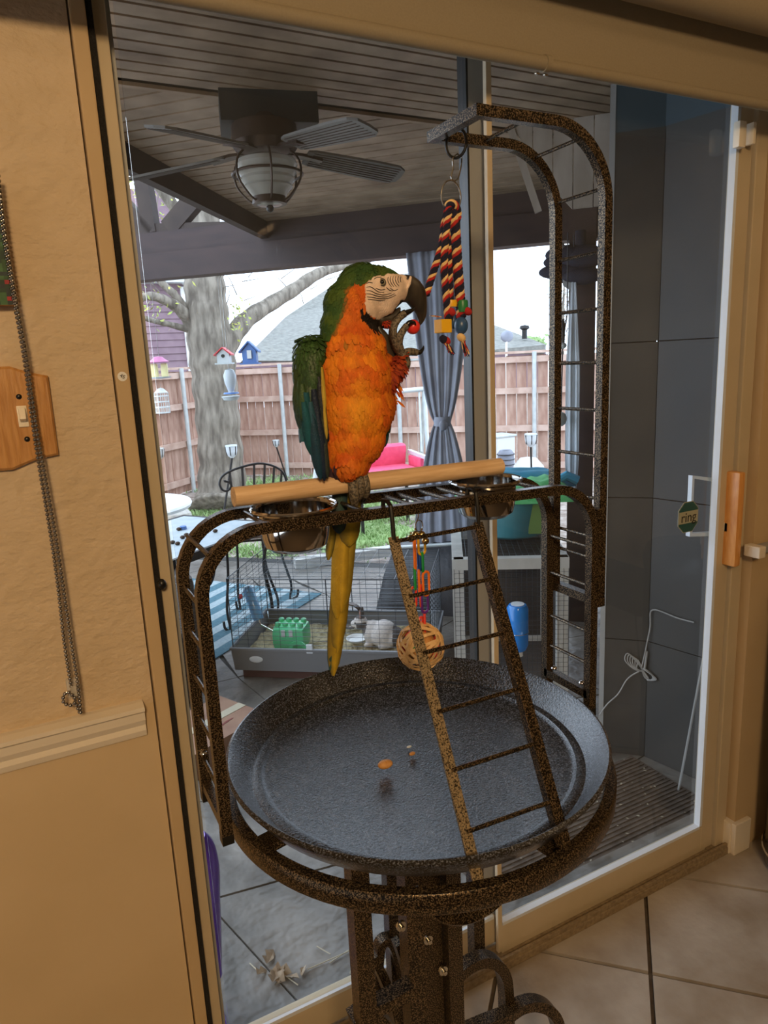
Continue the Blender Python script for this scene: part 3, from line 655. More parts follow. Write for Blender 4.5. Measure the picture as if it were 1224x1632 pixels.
# lower toy
LY = .938
def lp(x, y, Y=LY): return at(x, y, Y)
toy = thing('chain_toy', lp(672, 1060), 'colourful plastic chain toy with woven vine ball hanging above tray', 'bird toy')
MB().tube(smoothpts([lp(664, 793), lp(660, 800), lp(665, 806), lp(667, 822), lp(663, 834)], 5), .001, 6).build('wire_hook', M['wire'], toy, smooth=True)
torus(lp(668, 838), .0065, .0009, (XX, Z), sy=1.4).build('split_ring', M['wire'], toy, smooth=True)
for x, y in ((655, 858), (678, 862), (672, 852), (662, 852)):
    b_ = MB().ball(lp(x, y, LY-.003), .0062, 12, 8); b_.tube([lp(x, y-7, LY-.003), lp(x, y-10, LY-.003)], .0015, 6); b_.build('bell', M['brass'], toy, smooth=True)
def link(x, y, w, h, m_, tilt=0, front=True, Y=LY, r=.0021):
    W_, H_ = w/2/1050, h/2/1050; c_ = lp(x, y, Y); pts = []
    ax = V((cos(tilt), sin(tilt), 0)) if front else V((.25, .97, 0))
    s_ = H_-W_
    for i in range(20):
        a = 2*pi*i/20; pts.append(c_+ax*(W_*cos(a))+Z*((s_ if sin(a) >= 0 else -s_)+W_*sin(a)))
    MB().tube(pts, r, 8, closed=True).build('link', M[m_], toy, smooth=True)
link(672, 867, 15, 36, 'yellow', .2); link(661, 881, 10, 60, 'orange', .9); link(673, 896, 12, 34, 'linkgreen', 1.2); link(668, 893, 10, 34, 'linkblue', 1.3, Y=.945)
link(668, 930, 8, 46, 'orange', 1.0); link(679, 930, 14, 42, 'orange', .2, Y=.934); link(661, 921, 8, 40, 'linkgreen', 1.2); link(659, 952, 13, 36, 'linkred', .3, Y=.945); link(671, 950, 12, 38, 'linkred', .9)
link(677, 960, 14, 36, 'linkpurple', .2, Y=.934); link(661, 975, 8, 32, 'yellow', 1.1, Y=.942); link(677, 992, 8, 40, 'linkred', 1.0); link(671, 995, 10, 26, 'linkred', .4, Y=.942)
# vine ball with separate woven strips
bc = lp(670, 1030); BR = .0375
vb = MB().ball(bc, BR*.70, 20, 12).build('crinkle_paper', M['almond'], toy, smooth=True)
for i in range(26):
    a, t = random.uniform(0, 2*pi), random.uniform(.3, 2.7); d = V((sin(t)*cos(a), sin(t)*sin(a), cos(t)))
    MB().ball(bc+d*BR*.80, (.006, .006, .003), 7, 5, ax=(d.orthogonal().normalized(), d.cross(d.orthogonal()).normalized(), d)).build('paper_scrap', M[random.choice(['linkred', 'linkgreen', 'yellow', 'linkred', 'linkblue'])], vb)
for i in range(19):
    nrm = V((random.gauss(0, 1), random.gauss(0, 1), random.gauss(0, 1))).normalized(); a = nrm.orthogonal().normalized(); b = nrm.cross(a); off = random.uniform(-.45, .45)*BR
    rr_ = sqrt(BR*BR-off*off)*random.uniform(.97, 1.03)
    pts = [bc+nrm*off+(a*cos(2*pi*k/28)+b*sin(2*pi*k/28))*rr_*(1+.02*sin(k*1.7+i)) for k in range(28)]
    m_ = MB(); n_ = len(pts); vs = []
    for p in pts:
        d = (p-bc).normalized(); w = nrm*.0024; vs += [p-w, p+w, p+w+d*.0011, p-w+d*.0011]
    fs = [(4*k+j, 4*k+(j+1) % 4, 4*((k+1) % n_)+(j+1) % 4, 4*((k+1) % n_)+j) for k in range(n_) for j in range(4)]
    m_.add(vs, fs); m_.build('vine_strip', M['vine'], toy)
# ================================================================== MACAW
BYD = .932
def bp(x, y, d=0.0): return at(x, y, BYD-d)          # d metres toward the camera
SP = 1.0/1040
bird = thing('macaw', bp(560, 760), 'orange-breasted green and blue macaw perched on dowel holding a red bead', 'parrot')
def remesh_union(els, voxel, smooth_it=8, dec=None):
    m_ = MB()
    for e in els:
        x, y, rx, ry, rd = e[:5]; d = e[5] if len(e) > 5 else 0; tilt = e[6] if len(e) > 6 else 0
        ax = (V((cos(tilt), 0, sin(tilt))), YY, V((-sin(tilt), 0, cos(tilt))))
        m_.ball(bp(x, y, d), (rx*SP, rd*SP, ry*SP), 28, 18, ax=ax)
    me = bpy.data.meshes.new('t'); me.from_pydata([tuple(q) for q in m_.v], [], m_.f)
    bm = bmesh.new(); bm.from_mesh(me); bmesh.ops.remove_doubles(bm, verts=bm.verts, dist=1e-6); bmesh.ops.recalc_face_normals(bm, faces=bm.faces); bm.to_mesh(me); bm.free()
    o = bpy.data.objects.new('t', me); COL.objects.link(o)
    r = o.modifiers.new('r', 'REMESH'); r.mode = 'VOXEL'; r.voxel_size = voxel
    s_ = o.modifiers.new('s', 'SMOOTH'); s_.factor = .5; s_.iterations = smooth_it
    bpy.context.view_layer.update(); dg = bpy.context.evaluated_depsgraph_get()
    m2 = bpy.data.meshes.new_from_object(o.evaluated_get(dg)); bpy.data.objects.remove(o); return m2
def lerp3(a, b, t): t = max(0, min(1, t)); return tuple(a[i]+(b[i]-a[i])*t for i in range(3))
def sst(a, b, x): t = max(0, min(1, (x-a)/(b-a))); return t*t*(3-2*t)
from mathutils import noise as mno
GREEN = (.035, .085, .022); GREEN2 = (.07, .12, .022); ORG_ = (.76, .235, .015); ORG2 = (.66, .13, .012); YEL = (.72, .30, .018); RED_ = (.40, .045, .012)
FACE = (.80, .63, .52); BLK = (.012, .010, .010); TEAL = (.012, .10, .13); NAVY = (.008, .020, .05); OLIVE = (.22, .15, .012)
def seg(x, y, P_):
    """interpolated x limit for row y from (y,x) pairs"""
    if y <= P_[0][0]: return P_[0][1]
    for (y0, x0), (y1, x1) in zip(P_, P_[1:]):
        if y <= y1: return x0+(x1-x0)*(y-y0)/(y1-y0)
    return P_[-1][1]
def inpoly(x, y, P_):
    r = False; n = len(P_)
    for i in range(n):
        x0, y0 = P_[i]; x1, y1 = P_[(i+1) % n]
        if (y0 > y) != (y1 > y) and x < (x1-x0)*(y-y0)/(y1-y0)+x0: r = not r
    return r
FACEP = [(583, 470), (581, 456), (588, 446), (600, 439), (618, 436), (640, 437), (654, 440), (655, 446), (649, 458), (641, 470), (636, 484), (625, 498), (606, 509), (594, 506), (585, 498), (581, 488)]
CHIN = [(577, 484), (585, 498), (594, 507), (604, 512), (602, 526), (590, 524), (579, 510), (574, 496)]
# bird-local frame (orthographic) so that the colours belong to the body
_b0 = bp(560, 600); _k = 1/ (BYD/ray(560, 600).y); _S = F*_k
def blocal(p):
    q = V(p)-_b0; return 560+q.dot(RX)*_S, 600-q.dot(UY)*_S, q.dot(DZ)
def body_col(p, nrm=None):
    x, y = proj(p); nz = mno.noise(V(p)*60); n2 = mno.noise(V(p)*170)
    xx, yy = x+nz*3, y+nz*3
    back = nrm is not None and nrm.y > .45
    if inpoly(x+n2*.8, y+n2*.8, FACEP) and not back: return FACE
    if inpoly(xx, yy, CHIN) and not back: return BLK
    if x > 598 and 500 < y < 528 and not back: return BLK
    if x > 628 and 440 < y < 500 and not back: return FACE if y < 478 else BLK
    # crown / nape / back boundary: green to the left and above
    gx = seg(xx, yy, [(425, 700), (446, 640), (449, 566), (462, 560), (500, 549), (530, 538), (545, 518), (560, 506), (760, 500)])
    if yy < 447 or xx < gx or back:
        c_ = lerp3(GREEN, GREEN2, .5+nz*1.2)
        if y < 440 and x > 640: c_ = lerp3(c_, BLK, (x-640)/12)
        t = sst(gx-8, gx+4, xx) if not back and yy > 450 else 0
        return lerp3(c_, ORG2, t*.8)
    c_ = lerp3(ORG2, ORG_, .5+nz*1.5)
    # yellow centre of the breast, redder flanks and belly
    ty = math.exp(-((x-572)/24)**2-((y-650)/38)**2); c_ = lerp3(c_, YEL, ty*.95)
    ty = math.exp(-((x-560)/34)**2-((y-556)/12)**2); c_ = lerp3(c_, YEL, ty*.35)
    if 535 < y < 552 and n2 > .25 and 545 < x < 575: c_ = lerp3(c_, GREEN2, .5)
    c_ = lerp3(c_, RED_, sst(694, 745, y)*.45)
    c_ = lerp3(c_, RED_, sst(600, 626, x)*.35*(y > 520))
    c_ = lerp3(c_, RED_, (1-sst(512, 534, x))*.4*(y > 530))
    if y < 530: c_ = lerp3(c_, (.55, .10, .015), .55)
    if y > 738 and x < 536: c_ = lerp3(c_, (.01, .03, .06), .9)
    return c_
els = [(604, 462, 43, 34, 30), (580, 462, 42, 38, 34), (625, 462, 26, 24, 20), (640, 455, 15, 17, 14), (602, 482, 30, 26, 25), (560, 490, 41, 42, 38), (550, 522, 36, 38, 36),
       (560, 555, 50, 46, 46, .004), (563, 600, 54, 62, 54, .004), (567, 650, 56, 60, 52, .004), (567, 690, 45, 50, 44, .004), (560, 722, 33, 38, 33, .002), (553, 738, 22, 24, 24, .014), (572, 738, 14, 26, 16, -.006),
       (520, 596, 24, 54, 38, -.008), (525, 660, 24, 80, 34, -.008), (530, 730, 15, 40, 20, -.008), (600, 600, 30, 40, 34), (613, 640, 13, 34, 22, 0), (578, 510, 24, 24, 26)]
bme = remesh_union(els, .0022, 30)
body_bvh = BVHTree.FromPolygons([v.co.copy() for v in bme.vertices], [tuple(p.vertices) for p in bme.polygons])
cl_ = bme.color_attributes.new('Col', 'FLOAT_COLOR', 'POINT')
nrms = [v.normal.copy() for v in bme.vertices]
for i, v in enumerate(bme.vertices): cl_.data[i].color = (*body_col(v.co, nrms[i]), 1)
fc = [(p.center.copy(), p.normal.copy(), p.area) for p in bme.polygons]
bme.transform(Matrix.Translation(-ORG['macaw'])); bme.materials.clear(); bme.materials.append(M['plume']); bme.shade_smooth()
body = bpy.data.objects.new('body', bme); COL.objects.link(body); body.parent = bird; ORG['body'] = ORG['macaw']
def surf(x, y, lift=0.0):
    d = ray(x, y).normalized(); h_ = body_bvh.ray_cast(CP, d)
    return (h_[0]-d*lift) if h_[0] is not None else bp(x, y, .03)
def blade(m_, p0, p1, w, nrm, colr, tipw=.25, curve=0.0, n=6, edge=None, base=.5, thick=.0004):
    """one feather: vane from p0 to p1, rounded tip, slightly roofed across the shaft"""
    p0, p1 = V(p0), V(p1); t = (p1-p0).normalized(); nr = V(nrm); nr = (nr-t*nr.dot(t)).normalized(); sd = t.cross(nr); L = (p1-p0).length
    vs = []; cs = []
    for i in range(n+1):
        q = i/n; ww = w/2*(base+(1-base)*min(1, q*2.5)) if q < .75 else w/2*sqrt(max(0, 1-((q-.75)/.25)**2*(1-tipw*tipw)))
        c_ = p0+t*(L*q)+nr*(curve*sin(pi*q)*L); 
        for k, off in ((-1, -.0), (0, .18), (1, -.0)):
            vs.append(c_+sd*(ww*k)+nr*(w*off))
            col = colr if k == 0 or edge is None else edge
            cs.append(col)
    n0 = len(m_.v); m_.v += vs; m_.c += cs
    for i in range(n):
        for k in (0, 1): m_.f.append((n0+i*3+k, n0+i*3+k+1, n0+i*3+3+k+1, n0+i*3+3+k))
# small body feathers laid like shingles (one part: beyond counting)
tuf = MB(); rnd = random.Random(3); tot = sum(a for _, _, a in fc)
nf = 5200
import bisect
acc = []; s_ = 0
for c_, n_, a in fc: s_ += a; acc.append(s_)
for i in range(nf):
    c_, n_, a = fc[bisect.bisect(acc, rnd.random()*s_) if True else 0] if False else fc[min(len(fc)-1, bisect.bisect(acc, rnd.random()*s_))]
    x, y = proj(c_)
    if inpoly(x, y, FACEP) or (x > 618 and y < 530): continue
    head = y < 530
    L = rnd.uniform(.006, .009) if head else rnd.uniform(.010, .016)
    dn = V((0, 0, -1))
    if head: dn = V((-.55, 0, -.6)) if y < 480 else V((-.2, 0, -1))
    dn = V(dn)+V((rnd.uniform(-.18, .18), rnd.uniform(-.1, .1), 0)); dn = dn-n_*dn.dot(n_)
    if dn.length < .2: continue
    dn.normalize(); col = body_col(c_, n_); f_ = rnd.uniform(.9, 1.1); col = tuple(min(1, q*f_) for q in col)
    w = L*rnd.uniform(.5, .65)
    blade(tuf, c_-n_*.0004, c_+dn*L+n_*(.0005 if head else .0009), w, n_, col, n=3, curve=.05, edge=tuple(q*.93 for q in col))
tuf.build('small_feathers', M['plume'], bird, kind='stuff', fix=False, smooth=2)
# face lines (rows of tiny black feathers)
fl_ = MB()
def fline(pts, r=.00045):
    P_ = smoothpts([V((x, y, 0)) for x, y in pts], 5); fl_.tube([surf(p.x, p.y, .0004) for p in P_], [r*(.5+.5*sin(pi*(i+.5)/len(P_))) + .0001 for i in range(len(P_))], 5)
for pts in ([(584, 458), (590, 457), (597, 461), (603, 465), (612, 466)], [(584, 463), (592, 464), (600, 468), (612, 470), (624, 467)], [(584, 468), (592, 469), (602, 472), (616, 473), (629, 468)],
            [(585, 473), (594, 474), (606, 476), (620, 475), (631, 470)], [(586, 477), (596, 478), (606, 479), (614, 478)], [(584, 452), (588, 450), (594, 451)], [(596, 445), (601, 442), (608, 442)],
            [(599, 459), (606, 462), (614, 461)], [(619, 441), (618, 446), (620, 452), (624, 457)], [(623, 440), (622, 446), (624, 452), (628, 457)], [(627, 440), (626, 446), (628, 452), (632, 457)],
            [(631, 440), (630, 445), (632, 451), (636, 456)], [(635, 440), (634, 446), (636, 451)], [(639, 441), (638, 446), (639, 450)], [(622, 459), (628, 463), (634, 461)], [(616, 458), (620, 462), (626, 464)]):
    fline(pts)
fl_.build('face_feather_lines', M['ink'], bird)
# eye
e0 = surf(609, 450); eb = MB().ball(e0+DZ*.0028, .0058, 20, 14).build('eye', M['iris'], bird, smooth=True)
MB().ball(e0-DZ*.0006, .0034, 16, 12).build('pupil', M['claw'], eb, smooth=True)
torus(e0-DZ*.0012, .0047, .0007, (RX, UY)).build('eye_ring', M['beak'], eb, smooth=True)
# beak: upper mandible lofted with elliptical sections, hooked
def loft(path, name, m_, parent, n=20, sub=4):
    """path: (x, y, half height px, half thickness px)"""
    P_ = smoothpts([V((x, y, 0)) for x, y, *_ in path], sub); hh = interp([q[2] for q in path], sub); tt = interp([q[3] for q in path], sub)
    vs = []; 
    for i, p in enumerate(P_):
        a = P_[max(i-1, 0)]; b = P_[min(i+1, len(P_)-1)]; t = (b-a).normalized(); nx, ny = -t.y, t.x
        c0 = bp(p.x, p.y); e1 = (bp(p.x+nx*10, p.y+ny*10)-c0).normalized()
        for k in range(n):
            an = 2*pi*k/n; vs.append(c0+e1*(cos(an)*hh[i]*SP)+YY*(sin(an)*tt[i]*SP))
    fs = [(i*n+k, i*n+(k+1) % n, (i+1)*n+(k+1) % n, (i+1)*n+k) for i in range(len(P_)-1) for k in range(n)]+[tuple(range(n)), tuple((len(P_)-1)*n+k for k in range(n))]
    return MB().add(vs, fs).build(name, m_, parent, smooth=True)
up = loft([(640, 459, 20, 12), (648, 461, 22, 12.5), (655, 465, 22, 12.5), (661.5, 472, 19.5, 12), (666, 482, 15.5, 10.5), (669.5, 492, 11.5, 9), (671.5, 502, 8.2, 7), (671, 511, 4.8, 4.5), (668, 519, .8, .8)], 'upper_beak', M['beak'], bird)
MB().ball(surf(648.5, 444.5, -.0005), (.0016, .0016, .002), 8, 6).build('nostril', M['claw'], up, smooth=True)
cere = MB(); cere.tube([bp(654.5, 441, .010), bp(652, 452, .0125), bp(645.5, 464, .0125), bp(640.5, 474, .011), bp(637, 486, .008)], [.0022, .0030, .0030, .0026, .0012], 8)
cere.build('pale_beak_edge', colmat('bare_face_skin', var=.05), up, smooth=True) if False else None
cere.cur = None
cb = MB(); cb.cur = FACE; cb.tube([bp(654.5, 441, .0105), bp(652, 452, .0120), bp(645.5, 464, .0120), bp(640.5, 474, .0108), bp(637, 484, .008)], [.0018, .0026, .0026, .0020, .001], 8); cb.build('pale_beak_edge', M['plume'], up, smooth=True)
loft([(597, 505, 5, 10), (606, 510, 10, 13), (616, 511, 12.5, 12), (624, 507, 12, 10), (630, 501, 8, 7), (634, 495, 4.5, 5), (637, 490, 1.2, 2)], 'lower_beak', M['beak'], bird)
tg = MB(); rn = random.Random(5)
for i in range(26):
    x, y = 616+rn.uniform(-6, 6), 513+rn.uniform(-4, 5); p = bp(x, y, .011); tg.cur = lerp3((.35, .02, .01), (.5, .06, .02), rn.random())
    tg.tube([p, p+V((rn.uniform(-.008, .008), -rn.uniform(.001, .004), -rn.uniform(0, .01)))], [.0007, .0002], 4)
tg.build('red_chin_bristles', M['plume'], bird, kind='stuff')
# raised leg: feathered thigh, scaly foot, four toes
def limb(path, name, m_, parent, sub=5, n=12, yoff=0):
    P_ = smoothpts([bp(x, y, d) for x, y, r, d in path], sub); rr_ = interp([q[2]*SP for q in path], sub)
    return MB().tube(P_, rr_, n).build(name, m_, parent, smooth=True)
th_els = [(616, 598, 17, 26, 22, .012, -.3), (628, 588, 13, 20, 18, .014, -.4), (634, 578, 9, 13, 13, .015, -.4)]
tme = remesh_union(th_els, .0022, 6); ca = tme.color_attributes.new('Col', 'FLOAT_COLOR', 'POINT')
tf_ = [(p.center.copy(), p.normal.copy()) for p in tme.polygons]
for i, v in enumerate(tme.vertices):
    x, y = proj(v.co); ca.data[i].color = (*lerp3(ORG2, (.22, .025, .012), sst(608, 626, x)), 1)
tme.transform(Matrix.Translation(-ORG['macaw'])); tme.materials.clear(); tme.materials.append(M['plume']); tme.shade_smooth()
tho = bpy.data.objects.new('raised_thigh', tme); COL.objects.link(tho); tho.parent = bird; ORG['raised_thigh'] = ORG['macaw']
t2 = MB()
for i in range(420):
    c_, n_ = rn.choice(tf_); x, y = proj(c_); dn = V((.25, 0, -1))+V((rn.uniform(-.4, .4), 0, 0)); dn = (dn-n_*dn.dot(n_)); 
    if dn.length < .2: continue
    dn.normalize(); col = lerp3(ORG2, (.25, .03, .012), sst(606, 624, x)+rn.uniform(-.3, .3)); L = rn.uniform(.008, .018)
    blade(t2, c_, c_+dn*L+n_*.002, L*.4, n_, col, n=3, tipw=.1)
for i in range(16):
    p = bp(rn.uniform(622, 634), rn.uniform(600, 650), .004); blade(t2, p, p+V((rn.uniform(.002, .012), -.002, -rn.uniform(.010, .022))), .004, V((.3, -1, 0)), lerp3(RED_, ORG_, rn.random()), n=3, tipw=.05)
t2.build('thigh_feathers', M['plume'], tho, kind='stuff', fix=False, smooth=2)
def toe(path, claw, parent, name='toe'):
    t_ = limb(path, name, M['scale'], parent)
    limb(claw, 'claw', M['claw'], t_)
ft = limb([(636, 590, 8.5, .016), (644, 583, 9, .018), (646, 575, 8, .019), (641, 566, 7.5, .020), (637, 558, 6.5, .020)], 'raised_foot', M['scale'], bird)
toe([(637, 560, 6.5, .020), (630, 545, 5.8, .023), (627, 530, 5.6, .025), (629, 518, 5.3, .026), (636, 507, 5.2, .026), (645, 500, 5, .026)], [(645, 500, 4.4, .026), (651, 497, 4, .026), (657, 494, 2.8, .026), (662, 489, .6, .026)], ft)
toe([(639, 561, 6.5, .022), (636, 548, 5.8, .026), (638, 535, 5.8, .029), (643, 526, 5.3, .030), (648, 519, 5, .030)], [(648, 519, 4.2, .030), (653, 514, 3.6, .032), (660, 514, 2.3, .032), (663, 519, .6, .030)], ft)
toe([(641, 566, 6.5, .020), (650, 561, 6.2, .019), (659, 561, 5.8, .018), (665, 562, 5, .018)], [(664, 562, 4.2, .018), (670, 561, 3.4, .018), (674, 556, 2.2, .018), (675, 551, .6, .018)], ft)
toe([(634, 560, 5.5, .012), (627, 548, 5, .010), (624, 534, 5, .010), (626, 520, 4.5, .012), (632, 508, 4, .014)], [(632, 508, 3.4, .014), (638, 500, 3, .014), (645, 494, .8, .014)], ft)
MB().ball(bp(658, 521, .020), .0105, 20, 14).build('red_bead', M['redball'], smooth=True, label='round red wooden bead held in the macaw claw', cat='bead')
# dark inner wing behind the raised leg
loft([(601, 520, 3, 5), (608, 534, 9, 8), (616, 552, 14, 9), (622, 570, 14, 9), (622, 590, 9, 8)], 'inner_wing', M['beak'], bird)
# standing leg gripping the perch
lg = limb([(566, 742, 11, .010), (567, 752, 9, .016), (567, 760, 8.5, .017), (566, 766, 8.5, .015)], 'standing_leg', M['scale'], bird)
PYT = PY
def toe3(x, w):
    c0 = at(x, 771, PY); R_ = .0136+.0065; ps_ = []
    base = at(x, 771, PY)
    for an in (120, 95, 65, 35, 5, -25, -50): ps_.append(V((base.x+(.001 if an < 0 else 0), PY-R_*cos(radians(an)), base.z+R_*sin(radians(an))-.001)))
    t_ = MB().tube(smoothpts(ps_, 4), [w*q for q in interp([.9, 1.1, 1.05, 1.0, 1.02, .95, .85], 4)], 12).build('toe', M['scale'], lg, smooth=True)
    e = ps_[-1]; MB().tube([e, e+V((0, .004, -.007)), e+V((0, .011, -.011)), e+V((0, .017, -.010))], [.0042, .0036, .0022, .0004], 10).build('claw', M['claw'], t_, smooth=True)
toe3(564, .0078); toe3(574, .0062)
# second toe drops lower below the perch as in the photograph
limb([(563, 768, 8.5, .019), (564, 784, 8, .021), (565, 796, 7, .020), (565, 806, 5, .015)], 'toe', M['scale'], lg)
# wings
def wing(els_, name, lay, colf):
    me = remesh_union(els_, .0024, 8); a_ = me.color_attributes.new('Col', 'FLOAT_COLOR', 'POINT')
    for i, v in enumerate(me.vertices): a_.data[i].color = (*colf(v.co), 1)
    pf = [(p.center.copy(), p.normal.copy()) for p in me.polygons]
    me.transform(Matrix.Translation(-ORG['macaw'])); me.materials.clear(); me.materials.append(M['plume']); me.shade_smooth()
    o = bpy.data.objects.new(name, me); COL.objects.link(o); o.parent = bird; ORG[o.name] = ORG['macaw']; return o, pf
def wcol(p):
    x, y = proj(p); n_ = mno.noise(V(p)*70)*8
    c_ = lerp3(GREEN, (.035, .07, .03), sst(560, 640, y+n_)); c_ = lerp3(c_, (.012, .13, .19), sst(605, 680, y+n_)*.9); c_ = lerp3(c_, NAVY, sst(496, 516, x+n_*.4)*sst(560, 620, y)); 
    return lerp3(c_, NAVY, sst(700, 760, y)*.6)
wo, wpf = wing([(497, 560, 19, 22, 26, .0), (491, 590, 18, 46, 28, .002), (492, 630, 18, 52, 24, .004), (499, 675, 18, 50, 18, .004), (508, 715, 13, 42, 12, .003), (516, 748, 7, 22, 7, .001)], 'folded_wing', None, wcol)
cov = MB(); rw = random.Random(11)
fr_ = [q for q in wpf if q[1].y < .35]
for i in range(900):
    c_, n_ = rw.choice(fr_); x, y = proj(c_)
    if y > 672: continue
    dn = V((.10+(.12 if y > 620 else -.02)+rw.uniform(-.08, .08), 0, -1)); dn = (dn-n_*dn.dot(n_)).normalized(); L = .014+.016*sst(560, 660, y)
    col = wcol(c_); f_ = rw.uniform(.75, 1.35); col = tuple(q*f_ for q in col); blade(cov, c_, c_+dn*L+n_*.0018, L*.5, n_, col, n=4, curve=.04, edge=tuple(q*.55 for q in col))
cov.build('wing_coverts', M['feather'], wo, kind='stuff', fix=False, smooth=2)
prim = [((488, 625), (490, 700), 13, TEAL), ((484, 640), (499, 728), 12, TEAL), ((494, 640), (506, 745), 13, (.02, .09, .14)), ((500, 620), (512, 735), 13, NAVY), ((497, 660), (511, 764), 12, (.01, .05, .09)), ((505, 650), (517, 766), 12, NAVY), ((508, 600), (519, 712), 11, (.012, .016, .028)), ((510, 650), (522, 762), 9, (.03, .04, .03)), ((481, 612), (487, 675), 12, GREEN)]
for i, (a, b, w, c_) in enumerate(prim):
    m_ = MB(); blade(m_, bp(*a, .034-.0005*i), bp(*b, .018+.0012*i), w*SP*1.15, V((-.35, -1, 0)), c_, n=12, curve=.02, edge=tuple(q*.5 for q in c_), tipw=.2)
    m_.build('flight_feather', M['feather'], bird, fix=False, smooth=2)
for a, b, w in (((513, 585), (518, 655), 6), ((516, 640), (521, 700), 5)):
    m_ = MB(); blade(m_, bp(*a, .034), bp(*b, .034), w*SP, V((-.3, -1, 0)), (.5, .36, .04), n=6, edge=(.3, .2, .03)); m_.build('yellow_edge_feather', M['feather'], bird, fix=False)
w2, _ = wing([(611, 645, 14, 46, 20, -.016), (610, 682, 9, 32, 14, -.016)], 'folded_wing', None, lambda p: lerp3((.02, .05, .03), (.02, .08, .10), sst(660, 700, proj(p)[1])))
for a, b in (((618, 632), (620, 690)), ((613, 650), (612, 706)), ((607, 650), (606, 722))):
    m_ = MB(); blade(m_, bp(*a, -.008), bp(*b, -.012), .013, V((.4, -1, 0)), (.03, .09, .08), n=8, edge=(.015, .05, .05)); m_.build('flight_feather', M['feather'], w2, fix=False, smooth=2)
for i in range(14):
    y = rw.uniform(600, 660); x = 617+rw.uniform(-2, 5); m_ = MB() if i == 0 else m_; blade(m_, bp(x, y, .004), bp(x+rw.uniform(0, 8), y+rw.uniform(12, 26), .006), .005, V((.5, -1, 0)), lerp3(ORG_, YEL, rw.random()*.5), n=3, tipw=.08)
m_.build('flank_feathers', M['plume'], bird, kind='stuff', fix=False)
# tail
TYB = .962
def tf2(x0, y0, x1, y1, w, c_, e_, dy=0, curve=0.0, nm='tail_feather', tw=.2):
    m_ = MB(); blade(m_, at(x0, y0, TYB+dy), at(x1, y1, TYB+dy*.4-.012), w*SP*1.4, V((-.12, -1, 0)), c_, n=16, curve=curve, edge=e_, tipw=tw, base=.8); return m_.build(nm, M['feather'], bird, fix=False, smooth=2)
GOLD = (.42, .28, .02); OL = (.30, .22, .02); DOL = (.12, .09, .012)
tf2(549, 770, 526, 1068, 13, (.03, .07, .05), (.012, .04, .05), .010, .0)
tf2(553, 770, 531, 1076, 20, GOLD, DOL, .006, .0)
tf2(560, 770, 536, 1040, 20, GOLD, DOL, .003, .0)
tf2(564, 775, 545, 975, 18, (.36, .26, .03), DOL, -.001, .004)
tf2(543, 780, 537, 985, 17, (.42, .27, .02), OL, -.003, .003)
tf2(550, 778, 543, 975, 15, (.50, .33, .03), (.25, .17, .015), -.006, .004)
tf2(538, 790, 523, 893, 10, OL, (.06, .06, .02), -.004)
tf2(560, 745, 556, 870, 26, (.34, .24, .02), DOL, -.008)
tf2(545, 745, 540, 850, 20, (.03, .07, .06), NAVY, -.009)

# ================================================================== PATIO: ground, walls, roof
GZ = -.10
pg_ = MB(); pg_.prism([(-3, 1.42, GZ-.06), (6.5, 1.42, GZ-.06), (6.5, 1.45, GZ-.06), (1.2, 6.6, GZ-.06), (-3, 8.5, GZ-.06)][::1], (0, 0, .052)); pg_.build('patio_slab', M['joint'], kind=S)
slab = bpy.data.objects['patio_slab']
# flagstones, each its own piece
rs = random.Random(21)
gp = 1.45
pts = []
cells = {}
NX, NY = 11, 9
jit = {}
for i in range(NX+1):
    for j in range(NY+1): jit[(i, j)] = (-.6+i*.5+rs.uniform(-.13, .13), 1.43+j*.56+(rs.uniform(-.13, .13) if j else 0))
for i in range(NX):
    for j in range(NY):
        q = [jit[(i, j)], jit[(i+1, j)], jit[(i+1, j+1)], jit[(i, j+1)]]
        if rs.random() < .3: q.insert(2, (q[1][0]*.5+q[2][0]*.5+rs.uniform(-.05, .02), q[1][1]*.5+q[2][1]*.5))
        q = clip(q, (1/sqrt(2), 1/sqrt(2)), 7.6/sqrt(2))
        if len(q) < 3: continue
        cx = sum(a for a, _ in q)/len(q); cy = sum(b for _, b in q)/len(q)
        q = [(cx+(a-cx)*.988, cy+(b-cy)*.988) for a, b in q]
        MB().prism([(a, b, GZ-.010) for a, b in q], (0, 0, .010+rs.uniform(-.002, .002))).build('flagstone', M['concrete'], slab)
MB().box((0.9, 1.405, -.02), (2.0, .08, .10)).build('threshold', M['concrete'], slab)
yg = MB(); yg.prism([(-6, 6.0, GZ-.2), (20, -6, GZ-.2), (30, 30, GZ-.2), (-20, 30, GZ-.2)], (0, 0, .12)); yg.build('yard_ground', M['soil'], kind=S)
